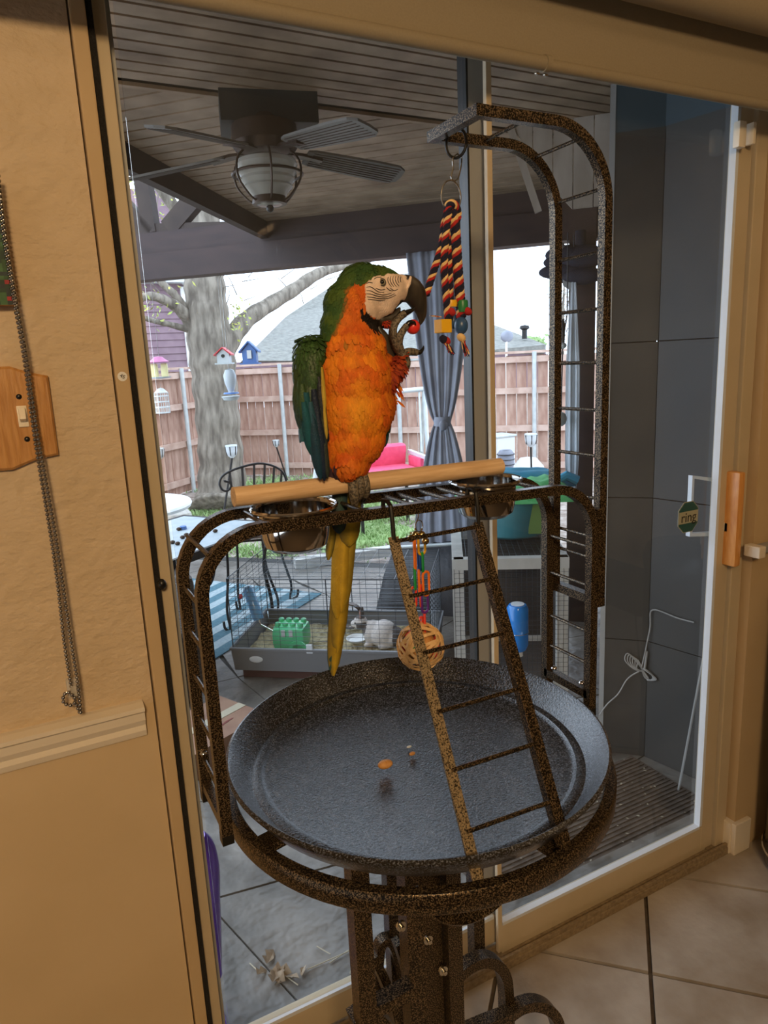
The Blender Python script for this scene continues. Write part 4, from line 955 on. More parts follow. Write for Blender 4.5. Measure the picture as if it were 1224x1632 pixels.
# ceiling : soffit strip boards parallel to the door, main boards parallel to the beam
CZ = 2.53
pc_ = thing('patio_ceiling', (1.5, 3, CZ), kind=S)
MB().prism([(-.9, 1.4, CZ+.012), (4.6, 1.4, CZ+.012), (4.6, 2.2, CZ+.012), (2.0, 4.9, CZ+.012), (1.74, 4.9, CZ+.012), (-.35, 2.15, CZ+.012), (-.9, 2.15, CZ+.012)], (0, 0, .06)).build('board_backing', M['boarddark'], pc_)
y = 1.45; i = 0
while y < 2.6:
    MB().box((1.6, y+.030, CZ+.006), (5.0, .060, .012)).build('ceiling_board', M['board'], pc_); y += .073
edge_n = V((1.46, -1.10, 0)).normalized()
def ek(p): return (p[0]-1.64)*edge_n.x+(p[1]-4.76)*edge_n.y
for i in range(56):
    k0 = 6.4/sqrt(2)-.02-i*.100; k1 = k0-.086
    q = [(-8, 8), (8, -8)]
    a = V((1, 1, 0))/sqrt(2); b = V((1, -1, 0))/sqrt(2)
    poly = [a*k1-b*8, a*k1+b*8, a*k0+b*8, a*k0-b*8]; poly = [(p.x, p.y) for p in poly]
    poly = clip(poly, (-edge_n.x, -edge_n.y), -(1.64*edge_n.x+4.76*edge_n.y)); poly = clip(poly, (0, -1), -2.66); poly = clip(poly, (1, 0), 3.6)
    if len(poly) >= 3: MB().prism([(p[0], p[1], CZ) for p in poly], (0, 0, .012)).build('ceiling_board', M['board'], pc_)
MB().box((1.6, 2.65, CZ-.002), (5.0, .02, .012)).build('divider_batten', M['board'], pc_)
ea = V((1.64, 4.76, 0)); ed = V((-1.10, -1.46, 0)).normalized()
MB().tube([ea+Z*(CZ-.04), ea+ed*3.2+Z*(CZ-.04)], 0, square=(.05, .13, Z)).build('edge_board', M['truss'], pc_)
# beam along the patio edge with truss struts past the ceiling corner
def kp(s, z, k=6.4): return V((k/2+s/sqrt(2), k/2-s/sqrt(2), z))       # point in plane x+y=k, s along WV
bm_ = thing('patio_beam', kp(-1.5, 2.23), kind=S)
MB().tube([kp(-5.2, 2.315), kp(3.2, 2.315)], 0, square=(.14, .17, Z)).build('lower_beam', M['beam'], bm_)
MB().tube([kp(-5.2, 2.47, 6.43), kp(3.2, 2.47, 6.43)], 0, square=(.10, .15, Z)).build('upper_beam', M['beam'], bm_)
def onk(x, y, k=6.4): return ak(x, y, k)
def strut(a, b, w, k=6.42): MB().tube([onk(*a, k), onk(*b, k)], 0, square=(.07, w, onk(a[0]+10, a[1], k)-onk(*a, k))).build('truss_strut', M['truss'], bm_)
strut((242, 372), (228, 285), .11); strut((270, 366), (322, 305), .13); strut((240, 375), (180, 310), .12); 
MB().tube([onk(428, 352, 6.45), onk(160, 205, 6.45)], 0, square=(.10, .12, Z)).build('truss_rafter', M['truss'], bm_)
MB().tube([onk(428, 366, 6.45), onk(160, 372, 6.45)], 0, square=(.10, .10, Z)).build('truss_tie', M['truss'], bm_)
# vertical-board panel closing the roof at the right
gpn = thing('patio_gable_panel', ak(890, 250, 4.6), kind=S)
xs = [0, .085, .17, .255, .34, .425, .51]
A0, A1 = ak(818, 205, 4.6), ak(862, 338, 4.6); dirp = WV
top_z = CZ+.0; 
for i in range(8):
    s0, s1 = i*.082, i*.082+.078
    tl = A0+dirp*s0; tr = A0+dirp*s1
    bl = A0+dirp*(s0); br = A0+dirp*s1
    # slanted left edge: bottom starts further right
    def lowz(s_): return max(A1.z, A0.z-(s_)/(.22)*(A0.z-A1.z)) if s_ < .22 else A1.z
    MB().prism([V((tl.x, tl.y, top_z)), V((tr.x, tr.y, top_z)), V((br.x, br.y, lowz(s1))), V((bl.x, bl.y, lowz(s0)))], U*.015).build('panel_board', M['gable'], gpn)
MB().tube([A0-WV*.01, A1-WV*.01], 0, square=(.012, .03, WV)).build('slanted_batten', M['gable'], gpn)
# charcoal wall at the right
CWX, CWY = 2.17, 1.93
pw = thing('patio_wall', (CWX, CWY, GZ), kind=S)
e2 = V((2.045, 2.055, 0)); e1_ = V((CWX, CWY, 0)); e0_ = V((2.285, 1.365, 0))
MB().prism([e1_+U*.06, e0_+V((.06, 0, 0)), e0_+V((.10, 0, 0)), e1_+V((.10, .06, 0))], (0, 0, 2.66)).build('wall_backing', M['darkwall'], pw)
MB().prism([e2+U*.055, e1_+V((.05, .055, 0)), e1_+U*.10, e2+U*.10], (0, 0, 2.66)).build('wall_backing', M['darkwall'], pw)
for _n in ('wall_backing', 'wall_backing.001'): bpy.data.objects[_n].location.z += GZ
def wallpan(a, b, z0, z1, m_, th=.05, nm='siding_panel', bev=0):
    nn = (b-a).cross(Z).normalized(); MB().prism([a+Z*z0, b+Z*z0, b+Z*z1, a+Z*z1], nn*th if nn.x > 0 else -nn*th).build(nm, m_, pw)
for z0_, z1_ in ((GZ, .42), (.424, 1.02), (1.024, 1.62), (1.624, 2.36)):
    wallpan(e2, e1_, z0_, z1_, M['darkwall']); wallpan(e1_-V((0, .003, 0)), e0_, z0_, z1_, M['darkwall'])
wallpan(e2, e1_, 2.36, 2.56, M['teal_dark'], nm='frieze'); wallpan(e1_, e0_, 2.36, 2.56, M['teal_dark'], nm='frieze')
wallpan(e2+V((-.01, -.01, 0)), e1_-V((.01, .01, 0)), 2.27, 2.36, M['framegrey'], .02, nm='trim_strip') if False else None
MB().box((e2.x+.004, e2.y+.006, 1.22), (.02, .02, 2.6), ax=(WV, U, Z)).build('corner_trim', M['framegrey'], pw)
MB().prism([V((2.10, 2.10, GZ)), V((4.0, 4.0, GZ)), V((4.0, 4.0, 2.56)), V((2.10, 2.10, 2.56))], WV*.08).build('return_wall', M['darkwall'], pw)
# post with hanging fabric
pp = thing('patio_post', kp(-.12, GZ, 6.4), kind=S)
pa = ak(927, 560, 6.35); sx = (pa-V((3.175, 3.175, 0))).dot(WV)
MB().box((pa.x, pa.y, 1.15), (.15, .12, 2.5), ax=(WV, U, Z)).build('post', M['beam'], pp)
def drape(name, cols_, z_list, wfn, k, label, cat, folds=4.5, amp=.010, thick=.004):
    """cloth sheet: rows at z, wfn(z)->(centre s, half width); folds across"""
    m_ = MB(); N = 64
    for z in z_list:
        c_, hw = wfn(z)
        for i in range(N+1):
            u = i/N*2-1; f_ = sin(u*pi*folds)*amp*min(1, hw/.1)+.4*sin(u*pi*folds*2.3+z*2)*amp*min(1, hw/.1)
            p = kp(c_+u*hw, z, k)+U*(f_); m_.v.append(p); m_.c.append(None)
    R_ = len(z_list)
    for r_ in range(R_-1):
        for i in range(N): m_.f.append((r_*(N+1)+i, r_*(N+1)+i+1, (r_+1)*(N+1)+i+1, (r_+1)*(N+1)+i))
    return m_
cs_ = lambda x, y, k=6.3: (ak(x, y, k)-kp(0, 0, k)).dot(WV)
CK = 6.28
cen = cs_(705, 672, CK)
def cw(z):
    t0 = 1.20
    if z >= t0: q = (z-t0)/(2.24-t0); return cen+.02*q-.005, .045+.165*q**.55
    q = (t0-z)/1.25; return cen-.01*q, .045+.155*min(1, q*1.9)**.7
cu = thing('patio_curtain', kp(cen, GZ+.02, CK), 'grey outdoor curtain tied in the middle beyond the left pane', 'curtain')
m_ = drape('cloth', 0, [2.24-.05*i for i in range(47)], cw, CK, '', '')
oc = m_.build('cloth', M['curtain'], cu, smooth=2)
oc.modifiers.new('s', 'SOLIDIFY').thickness = .003
MB().lathe([(.052, -.03), (.056, 0), (.05, .03), (.045, .0)], kp(cen, 1.2, CK), 20, closed=True).build('tie_band', M['curtain'], cu, smooth=True)
MB().ball(kp(cen+.02, 1.18, CK-.09), (.03, .02, .035), 12, 8).build('tie_knot', M['curtain'], cu, smooth=True)
# narrow pale curtain and blue-grey cloth by the right post
cu2 = thing('patio_curtain', ak(912, 740, 6.1), 'narrow pale curtain gathered against the dark post at right', 'curtain')
s2 = cs_(913, 560, 6.1)
m_ = drape('cloth', 0, [2.0-.06*i for i in range(22)], lambda z: (s2+.0, .012+.028*min(1, (2.0-z)/.5) if z > .95 else .04-.02*(.95-z)/.3), 6.1, '', '', folds=2, amp=.012)
o_ = m_.build('cloth', M['bead'], cu2, smooth=2); o_.modifiers.new('s', 'SOLIDIFY').thickness = .003
MB().tube([kp(s2, 2.24, 6.1), kp(s2, 1.98, 6.1)], .004, 6).build('hanging_cord', M['iron'], cu2)
hb = thing('hanging_bracket', ak(905, 440, 6.15), 'grey scalloped canvas bundle hanging under the beam by the post', 'canvas bundle')
p = ak(912, 420, 6.15); m_ = MB()
for q_, r_ in (((900, 405), (.11, .06, .05)), ((925, 410), (.14, .06, .07)), ((895, 432), (.13, .05, .045)), ((925, 440), (.13, .06, .05)), ((880, 418), (.05, .04, .03))): m_.ball(ak(*q_, 6.15), r_, 16, 10, ax=(WV, U, Z))
m_.tube([ak(925, 400, 6.15), V((ak(925, 400, 6.15).x, ak(925, 400, 6.15).y, 2.26))], .03, 8); m_.build('bundle', M['navy'], hb, smooth=2)
MB().ball(ak(889, 399, 6.1), (.045, .02, .05), 14, 8, ax=(WV, U, Z)).build('end_flap', M['framegrey'], hb, smooth=2)
MB().prism([ak(896, 430, 6.1), ak(920, 430, 6.1), ak(918, 456, 6.1), ak(908, 462, 6.1), ak(897, 455, 6.1)], U*.03).build('end_flap', M['framegrey'], hb)
wc = thing('wind_chime', ak(896, 665, 6.0), 'hanging wind chime with pale disc on a thin rope by post', 'wind chime')
a = ak(904, 500, 6.0); b = ak(897, 545, 6.0); c = ak(894, 668, 6.0)
MB().tube([V((a.x, a.y, 2.24)), a, b, c], .004, 6).build('rope', M['iron'], wc)
MB().lathe([(0, .0), (.010, .01), (.014, .10), (.008, .14), (0, .15)], b-Z*.02, 12).build('bell_tube', M['iron'], wc, smooth=True)
MB().ball(b-Z*.02, (.022, .022, .018), 12, 8).build('knot', M['galv'], wc, smooth=True)
MB().ball(c, (.042, .02, .042), 16, 10).build('disc', M['galv'], wc, smooth=True)
# ================================================================== CEILING FAN
fx, fy, hz_ = .92, 2.60, 2.37
fan = thing('ceiling_fan', V((fx, fy, 2.15)), 'bronze ceiling fan with limewashed blades and caged lamp', 'fan')
MB().prism([V((fx-.16, fy-.02, CZ)), V((fx+.17, fy-.10, CZ)), V((fx+.20, fy+.10, CZ)), V((fx-.10, fy+.20, CZ))], (0, 0, -.10)).build('mount_box', M['fanbox'], fan)
MB().lathe([(0, CZ-.07-hz_), (.06, CZ-.07-hz_), (.07, .07), (.115, .06), (.12, .0), (.10, -.03), (0, -.03)], (fx, fy, hz_), 28).build('motor_housing', M['bronze'], fan, smooth=True)
for i in range(5):
    an = radians(-73.7)+i*2*pi/5; d = V((cos(an), sin(an), -.10)).normalized(); n_ = V((-sin(an), cos(an), 0)); tw = (n_-Z*.22).normalized()
    b_ = MB(); c0 = V((fx, fy, hz_-.02)); pr0 = [(.15, .042), (.18, .052), (.42, .064), (.51, .062), (.54, .042), (.545, 0)]
    poly = [c0+d*r+tw*w for r, w in pr0]+[c0+d*r-tw*w for r, w in pr0[::-1][1:]]
    bl_ = b_.prism(poly, V((0, 0, .008))).build('blade', M['fanblade'], fan)
    rb = MB()
    for k in range(-3, 4): rb.tube([c0+d*.17+tw*(.014*k)-Z*.001, c0+d*.52+tw*(.016*k)-Z*.001], .0016, 4)
    rb.build('blade_grooves', M['bronze'], bl_)
    MB().tube([c0+d*.08, c0+d*.13+Z*.004, c0+d*.21+Z*.0], 0, square=(.045, .01, Z)).build('blade_iron', M['bronze'], fan)
lz = hz_-.035
MB().lathe([(.055, 0), (.105, -.02), (.11, -.035), (.10, -.05), (.105, -.06), (.095, -.075), (.098, -.085), (.085, -.10), (.088, -.108), (.07, -.125), (.06, -.14), (.05, -.15)], (fx, fy, lz), 28).build('glass_shade', M['ribglass'], fan, smooth=True)
MB().lathe([(.06, -.14), (.062, -.165), (.0, -.165)], (fx, fy, lz), 24).build('lamp_cap', M['bronze'], fan, smooth=True)
MB().lathe([(.045, -.166), (.0, -.170)], (fx, fy, lz), 20).build('lens', M['ribglass'], fan, smooth=True)
MB().ball((fx, fy, lz-.178), .014, 10, 8).build('finial', M['black'], fan, smooth=True)
MB().tube([V((fx+.125*cos(a), fy+.125*sin(a), lz-.065)) for a in [2*pi*k/24 for k in range(24)]], .005, 6, closed=True).build('cage_hoop', M['bronze'], fan)
for k in range(6):
    a = k*pi/3+.3; MB().tube(smoothpts([V((fx+r*cos(a), fy+r*sin(a), lz+z)) for r, z in ((.09, .01), (.125, -.03), (.125, -.09), (.085, -.14), (.06, -.155))], 4), .004, 6).build('cage_rib', M['bronze'], fan)
# ================================================================== YARD
YG = GZ-.08
# fence: two runs meeting behind the tree
C0 = V((3.16, 11.55, YG)); LD = V((-1, -.98, 0)).normalized(); RD = V((1, -.98, 0)).normalized()
fz = V((0, 0, 1.80))
def fence_run(origin, d, n, label, inward, posts):
    f_ = thing('garden_fence', origin+d*(n*.075), label, 'fence')
    pw_ = .145; me0 = None
    for i in range(n):
        o_ = MB().box(origin+d*(i*.15+.07)+Z*.88, (.138, .018, 1.74), ax=(d, d.cross(Z), Z)).build('picket', M['fence'], f_) if me0 is None else me0.copy()
        if me0 is None: me0 = o_; base_i = 0
        else:
            COL.objects.link(o_); o_.location = d*(i*.15)+Z*rs.uniform(-.008, .008)+inward*rs.uniform(-.006, .006)
    for z in (.18, .72, 1.26, 1.70):
        MB().tube([origin+inward*.05+Z*z, origin+d*(n*.15)+inward*.05+Z*z], 0, square=(.045, .085, Z)).build('fence_rail', M['rail'], f_)
    MB().tube([origin+inward*.02+Z*1.80, origin+d*(n*.15)+inward*.02+Z*1.80], 0, square=(.12, .035, Z)).build('top_cap', M['rail'], f_)
    for q_ in posts:
        MB().tube([origin+d*q_+inward*.11, origin+d*q_+inward*.11+Z*1.80], .032, 10).build('steel_post', M['galv'], f_, smooth=True)
    return f_
fence_run(C0, LD, 26, 'red cedar fence run with steel posts left of the tree trunk', V((1, -1, 0)).normalized(), (1.48, 3.2))
fence_run(C0, RD, 56, 'red cedar fence run with steel posts right of the tree trunk', V((-1, -1, 0)).normalized(), (.97, 2.9, 4.91, 6.9))
# neighbouring houses
nh = thing('neighbour_house', at(255, 560, 18), 'mauve sided two-storey neighbour house behind fence at left', 'house')
a, b = at(150, 470, 17.5), at(290, 450, 17.5); y_ = 17.5
MB().box(((a.x+b.x)/2, y_+2, 2), (b.x-a.x, 4, 7.2)).build('wall', M['siding'], nh)
lb = MB(); zt = at(255, 452, y_).z
for i in range(24): lb.prism([V((a.x, y_-.005, zt-.16*i)), V((b.x, y_-.005, zt-.16*i)), V((b.x, y_-.03, zt-.16*i-.15)), V((a.x, y_-.03, zt-.16*i-.15))], (0, .02, 0))
lb.build('lap_siding', M['siding'], nh, kind='stuff')
MB().box((b.x, y_-.02, 1), (.14, .14, 5)).build('corner_board', M['whitepaint'], nh)
zt = at(250, 452, y_).z; MB().box(((a.x+b.x)/2+.2, y_-.15, zt+.1), (b.x-a.x+.7, .5, .22)).build('gutter', M['galv'], nh)
bpy.data.objects['wall'].scale = (1, 1, 1)
MB().box(((a.x+b.x)/2+.2, y_+2, zt+.3), (b.x-a.x+.7, 4.4, .3)).build('roof', M['shingle'], nh)
nr = thing('neighbour_roof', at(480, 560, 17), 'pale grey shingled neighbour house roof beyond fence behind the macaw', 'house')
P_ = [at(385, 575, 16), at(455, 505, 20), at(540, 448, 22), at(700, 430, 24), at(760, 575, 16)]
MB().prism(P_, (0, .3, -.1)).build('roof_slope', M['shingle'], nr)
MB().prism([at(388, 577, 16.1), at(760, 577, 16.1), at(760, 640, 16.1), at(388, 640, 16.1)], (0, 2, 0)).build('wall', M['siding'], nr)
n3 = thing('neighbour_roof', at(820, 560, 15), 'low shingled neighbour roof with vent seen through sliding pane', 'house')
MB().prism([at(760, 560, 13), at(780, 515, 16), at(870, 549, 13), at(870, 562, 13)], (0, .3, -.1)).build('roof_slope', M['shingle'], n3)
MB().lathe([(.06, 0), (.06, .2), (.12, .24), (.1, .3), (0, .32)], at(836, 540, 13.6), 10).build('roof_vent', M['iron'], n3)
MB().prism([at(760, 562, 13.1), at(870, 562, 13.1), at(870, 620, 13.1), at(760, 620, 13.1)], (0, 1.5, 0)).build('wall', M['siding'], n3)
sd = thing('satellite_dish', at(808, 545, 12), 'grey satellite dish above the fence on neighbour roof', 'satellite dish')
MB().ball(at(808, 536, 12), (.16, .05, .12), 18, 10).build('dish', M['curtain'], sd, smooth=2)
p = at(806, 545, 12); MB().tube([at(807, 540, 12), V((p.x, p.y, YG-.1))], .025, 8).build('mast', M['whitepaint'], sd)
# tree
tr = thing('shade_tree', at(350, 800, 8.6), 'large grey-barked tree with spreading limbs in front of fence', 'tree')
TYp = 8.9
def limb_t(pts, nm='limb', par=tr, sub=5):
    P2 = smoothpts([at(x, y, TYp+dy) for x, y, w, dy in pts], sub); rr2 = interp([w/2*TYp*1.08/F for x, y, w, dy in pts], sub)
    rr2 = [r*(1+.05*sin(i*1.7)) for i, r in enumerate(rr2)]
    return MB().tube(P2, rr2, 18).build(nm, M['bark'], par, smooth=2)
tk = limb_t([(352, 815, 92, -.1), (354, 790, 76, 0), (353, 740, 66, 0), (348, 680, 63, 0), (342, 610, 64, 0), (337, 560, 66, 0), (330, 500, 60, 0), (326, 450, 56, 0), (322, 400, 54, 0), (322, 320, 50, 0), (330, 230, 44, 0), (335, 150, 36, 0)], 'trunk')
limb_t([(352, 575, 34, 0), (368, 540, 30, .05), (395, 508, 25, .1), (430, 485, 22, .2), (468, 462, 20, .3), (500, 440, 18, .4), (530, 428, 14, .5), (590, 412, 12, .6), (640, 380, 8, .7)])
limb_t([(315, 540, 26, 0), (302, 512, 20, 0), (285, 492, 16, -.1), (262, 478, 13, -.2), (238, 472, 11, -.3), (215, 480, 9, -.4), (180, 500, 7, -.4)])
limb_t([(318, 520, 18, 0), (300, 500, 13, 0), (280, 472, 11, -.1), (262, 455, 10, -.1), (240, 430, 9, -.1), (210, 400, 8, 0)])
limb_t([(322, 530, 14, 0), (300, 525, 10, 0), (270, 517, 8, -.1), (240, 510, 7, -.2), (205, 498, 6, -.2)])
limb_t([(332, 470, 26, 0), (350, 420, 22, 0), (380, 350, 18, 0), (410, 280, 14, 0), (450, 200, 10, 0)])
limb_t([(322, 420, 22, 0), (290, 350, 18, 0), (255, 300, 14, 0), (215, 260, 12, 0), (180, 240, 9, 0)])
tw_ = MB(); rt_ = random.Random(9)
for i in range(26):
    x = rt_.uniform(200, 520); y = rt_.uniform(280, 500) if x < 330 else rt_.uniform(440, 490)
    p = at(x, y, TYp+rt_.uniform(-.3, .5)); d = V((rt_.uniform(-.4, .4), 0, rt_.uniform(.05, .35))); tw_.tube([p, p+d*.5+V((.03, 0, 0)), p+d], [.008, .005, .002], 4)
tw_.build('twigs', M['bark'], tr, kind='stuff')
lv = MB()
M['leafg'] = mat('young_leaf', (.30, .42, .08), (.5, .45, .1), rough=.7, scale=6)
for i in range(260):
    x = rt_.gauss(245, 28); y = rt_.gauss(480, 22) if rt_.random() < .4 else rt_.uniform(285, 360)
    if rt_.random() < .25: x, y = rt_.gauss(380, 10), rt_.gauss(500, 16)
    p = at(x, y, TYp+rt_.uniform(-.5, .4)); a = V((rt_.uniform(-1, 1), rt_.uniform(-1, 1), rt_.uniform(-1, 1))).normalized(); b = a.orthogonal().normalized(); L = rt_.uniform(.02, .045)
    lv.add([p-a*L, p+b*L*.4, p+a*L, p-b*L*.4], [(0, 1, 2, 3)])
lv.build('leaves', M['leafg'], tr, kind='stuff', fix=False)
bt = thing('bare_tree', at(890, 545, 14), 'leafless twiggy tree beyond fence at right of sliding pane', 'tree')
p = at(896, 640, 14); MB().tube([V((p.x, p.y, YG-.1)), at(896, 640, 14), at(896, 520, 14), at(900, 440, 14)], [.06, .06, .05, .01], 8).build('trunk', M['bark'], bt)
m_ = MB()
for i in range(260):
    p = at(rt_.gauss(893, 11), rt_.uniform(465, 550), 14+rt_.uniform(-.5, .5)); d = V((rt_.uniform(-.2, .2), 0, rt_.uniform(.05, .3))); m_.tube([p, p+d], [.008, .003], 3)
m_.build('twigs', M['bark'], bt, kind='stuff')
sh_ = MB()
for i in range(160):
    p = at(rt_.gauss(852, 9), rt_.gauss(543, 4), 15+rt_.uniform(-.5, .5)); a = V((rt_.uniform(-1, 1), rt_.uniform(-1, 1), rt_.uniform(-1, 1))).normalized(); b = a.orthogonal().normalized(); sh_.add([p-a*.09, p+b*.05, p+a*.09, p-b*.05], [(0, 1, 2, 3)])
bu = thing('distant_shrub', at(852, 560, 15), 'bright green bush top peeping over fence beside the post', 'bush')
sh_.build('leaves', M['grass'], bu, kind='stuff', fix=False)
MB().tube([at(852, 600, 15), at(852, 545, 15)], .04, 6).build('stem', M['bark'], bu)
# grass tufts, stones
gr = MB(); rg = random.Random(17)
def tuft(x, y, n_, r_, h_=.07):
    c_ = az(x, y, YG)
    for i in range(n_):
        p = V((c_.x+rg.gauss(0, r_), c_.y+rg.gauss(0, r_), YG)); d = V((rg.uniform(-.05, .05), rg.uniform(-.05, .05), rg.uniform(.4, 1)*h_)); w = V((rg.uniform(-1, 1), rg.uniform(-1, 1), 0)).normalized()*.012
        gr.add([p-w, p+w, p+d], [(0, 1, 2)])
for x, y, n_, r_ in ((405, 775, 900, .35), (440, 800, 700, .3), (375, 815, 700, .2), (318, 818, 500, .18), (300, 835, 300, .15), (590, 825, 1500, .3), (600, 855, 900, .2), (500, 810, 300, .3), (460, 765, 300, .4), (575, 800, 900, .3), (270, 880, 300, .12), (455, 880, 260, .12), (500, 845, 260, .2), (310, 775, 200, .2), (340, 765, 250, .2), (400, 880, 300, .15), (560, 870, 400, .2)): tuft(x, y, n_, r_)
gr.build('grass_patches', M['grass'], kind='stuff', label='patchy spring grass growing around the tree and lawn', cat='grass', fix=False)
lg2 = thing('lawn_patch', az(590, 840, YG), 'green lawn patch seen below the perch behind the ladder', 'lawn')
c_ = az(590, 850, YG); MB().prism([V((c_.x+0.45*cos(a)*rg.uniform(.8, 1.1), c_.y+.5*sin(a)*rg.uniform(.8, 1.1), YG)) for a in [2*pi*k/16 for k in range(16)]], (0, 0, .012)).build('turf', M['grass'], lg2)
def rock(x, y, r, z_=None, lab=None):
    p = az(x, y, YG); m_ = MB(); m_.ball(p+Z*r*.4, (r, r*.8, r*.6), 12, 8)
    for i, v in enumerate(m_.v): m_.v[i] = p+(v-p)*(1+.25*mno.noise(v*7))
    m_.build('garden_stone', M['rock'], smooth=True, label=lab, cat='stone')
rock(282, 835, .20, lab='large pale stone below the round white table'); rock(425, 812, .16, lab='pale stone behind the metal chair back'); rock(405, 845, .26, lab='wide pale stone under the metal chair arm'); rock(338, 838, .12, lab='small pale stone left of the metal chair'); rock(455, 850, .2, lab='pale stone directly behind left food bowl')
# white wooden edging boards of the yard
for x0, y0, x1, y1, lab in ((470, 905, 560, 893, 'grey timber edging board on the patio side of lawn'),):
    a = az(x0, y0, GZ); b = az(x1, y1, GZ)
    MB().tube([a+Z*.04, b+(b-a)*1.3+Z*.04], 0, square=(.1, .08, Z)).build('edging_board', M['hutch'], label=lab, cat='board')
# swing bench
bd = 6.6
sb = thing('garden_bench', at(625, 790, bd), 'garden swing bench with hot pink cushions beyond the curtain', 'bench')
bc_ = at(612, 745, bd); vx = V((1, -.12, 0)).normalized(); vy = V((.12, 1, 0)).normalized()
MB().box(bc_+Z*.06+vx*.0+vy*.22, (.66, .12, .32), ax=(vx, (vy+Z*.25).normalized(), (Z-vy*.25).normalized()), bev=.04).build('back_cushion', M['pinkcush'], sb, smooth=True)
MB().box(bc_-Z*.06, (.66, .5, .11), ax=(vx, vy, Z), bev=.04).build('seat_cushion', M['pinkcush'], sb, smooth=True)
MB().tube([bc_-Z*.13+vx*.38-vy*.25, bc_+Z*.10+vx*.38-vy*.25, bc_+Z*.12+vx*.38+vy*.2], 0, square=(.04, .04, vx)).build('armrest', M['bead'], sb)
MB().box(bc_+vx*.37+Z*.02-vy*.02, (.06, .34, .14), ax=(vx, vy, Z), bev=.02).build('arm_cushion', M['pinkcush'], sb, smooth=True)
MB().box(bc_-Z*.15, (.78, .5, .04), ax=(vx, vy, Z)).build('seat_frame', M['bead'], sb)
for sx_, sy_ in ((-.34, -.2), (.34, -.2), (-.34, .22), (.34, .22)): p = bc_+vx*sx_+vy*sy_; MB().tube([V((p.x, p.y, YG)), V((p.x, p.y, bc_.z-.15))], .02, 8).build('leg', M['iron'], sb)
sf = thing('swing_frame', at(585, 790, 7.2), 'white tubular swing frame standing around the pink bench', 'swing frame')
tl, tr_ = at(520, 634, 7.2), at(676, 620, 7.2)
MB().tube([tl, tr_], .028, 10).build('top_bar', M['galv'], sf, smooth=True)
for x1_, y1_, yy_, p0_ in ((484, 775, 6.9, tl), (520, 770, 7.9, tl), (686, 770, 6.9, tr_), (668, 765, 7.9, tr_)): 
    e = at(x1_, y1_, yy_); MB().tube([p0_, V((e.x, e.y, YG))], .026, 10).build('frame_leg', M['galv'], sf, smooth=True)
MB().tube([at(668, 625, 7.2), at(672, 720, 7.0)], .012, 8).build('hanger_rod', M['galv'], sf)
# solar torches
def torch(x, y, xb, yb, r, label, stake='iron'):
    b = az(xb, yb, YG) if yb else None; Yp = b.y; h_ = at(x, y, Yp); t_ = thing('solar_torch', b, label, 'garden light', 'solar stake lights in the yard')
    MB().tube([b, h_-Z*r*1.2], .012, 8).build('stake', M['iron'], t_)
    MB().lathe([(.3*r, -1.3*r), (.8*r, -.8*r), (r, -.1*r), (1.05*r, .7*r), (.95*r, .8*r)], h_, 14).build('lantern', M['bead'], t_, smooth=True)
    MB().lathe([(1.1*r, .75*r), (1.05*r, .95*r), (0, 1.05*r)], h_, 14).build('solar_cap', M['galv'], t_, smooth=True)
    for k in range(6):
        a = k*pi/3; MB().tube([h_+V((.85*r*cos(a), .85*r*sin(a), -.8*r)), h_+V((1.08*r*cos(a), 1.08*r*sin(a), .75*r))], .006, 4).build('lantern_bar', M['iron'], t_)
torch(369, 718, 352, 850, .062, 'solar torch standing in front of the tree trunk')
torch(440, 706, 458, 765, .05, 'small solar torch by fence behind metal chair')
torch(846, 700, 848, 790, .075, 'solar torch in front of steel fence post at right')
torch(253, 722, 252, 805, .07, 'solar torch half hidden by the left door frame')
bl = thing('basket_lantern', at(806, 745, 6.5), 'dark barrel-shaped lantern behind right end of the perch', 'lantern')
MB().lathe([(.03, -.13), (.06, -.12), (.085, -.02), (.08, .08), (.06, .11), (.05, .10)], at(806, 735, 5.6), 16).build('shade', M['curtain'], bl, smooth=True)
for z in (-.08, -.03, .02, .07): MB().tube([at(806, 735, 5.6)+V((.086*cos(a), .086*sin(a), z)) for a in [2*pi*k/16 for k in range(16)]], .005, 4, closed=True).build('hoop', M['iron'], bl)
p = at(806, 745, 5.6); MB().tube([V((p.x, p.y, YG)), p-Z*.05], .02, 8).build('post', M['iron'], bl)
wb = thing('white_cabinet', at(800, 720, 8.2), 'white boxy cabinet standing by the fence right of mullion', 'cabinet')
p = at(796, 725, 7.6); MB().box(V((p.x, p.y, p.z-.55)), (.30, .3, 1.6), bev=.02).build('cabinet_body', M['whitepaint'], wb); MB().box(V((p.x, p.y, p.z+.262)), (.33, .33, .03), bev=.01).build('lid', M['galv'], wb)
p = at(842, 750, 7.9); tk_ = thing('white_tank', V((p.x, p.y, YG)), 'rounded white tank on ground behind the torch at right', 'tank')
MB().lathe([(0, p.z+.2-YG), (.12, p.z+.18-YG), (.22, p.z+.06-YG), (.25, p.z-.1-YG), (.25, 0), (0, 0)], V((p.x, p.y, YG)), 24).build('tank_body', M['whitepaint'], tk_, smooth=True)
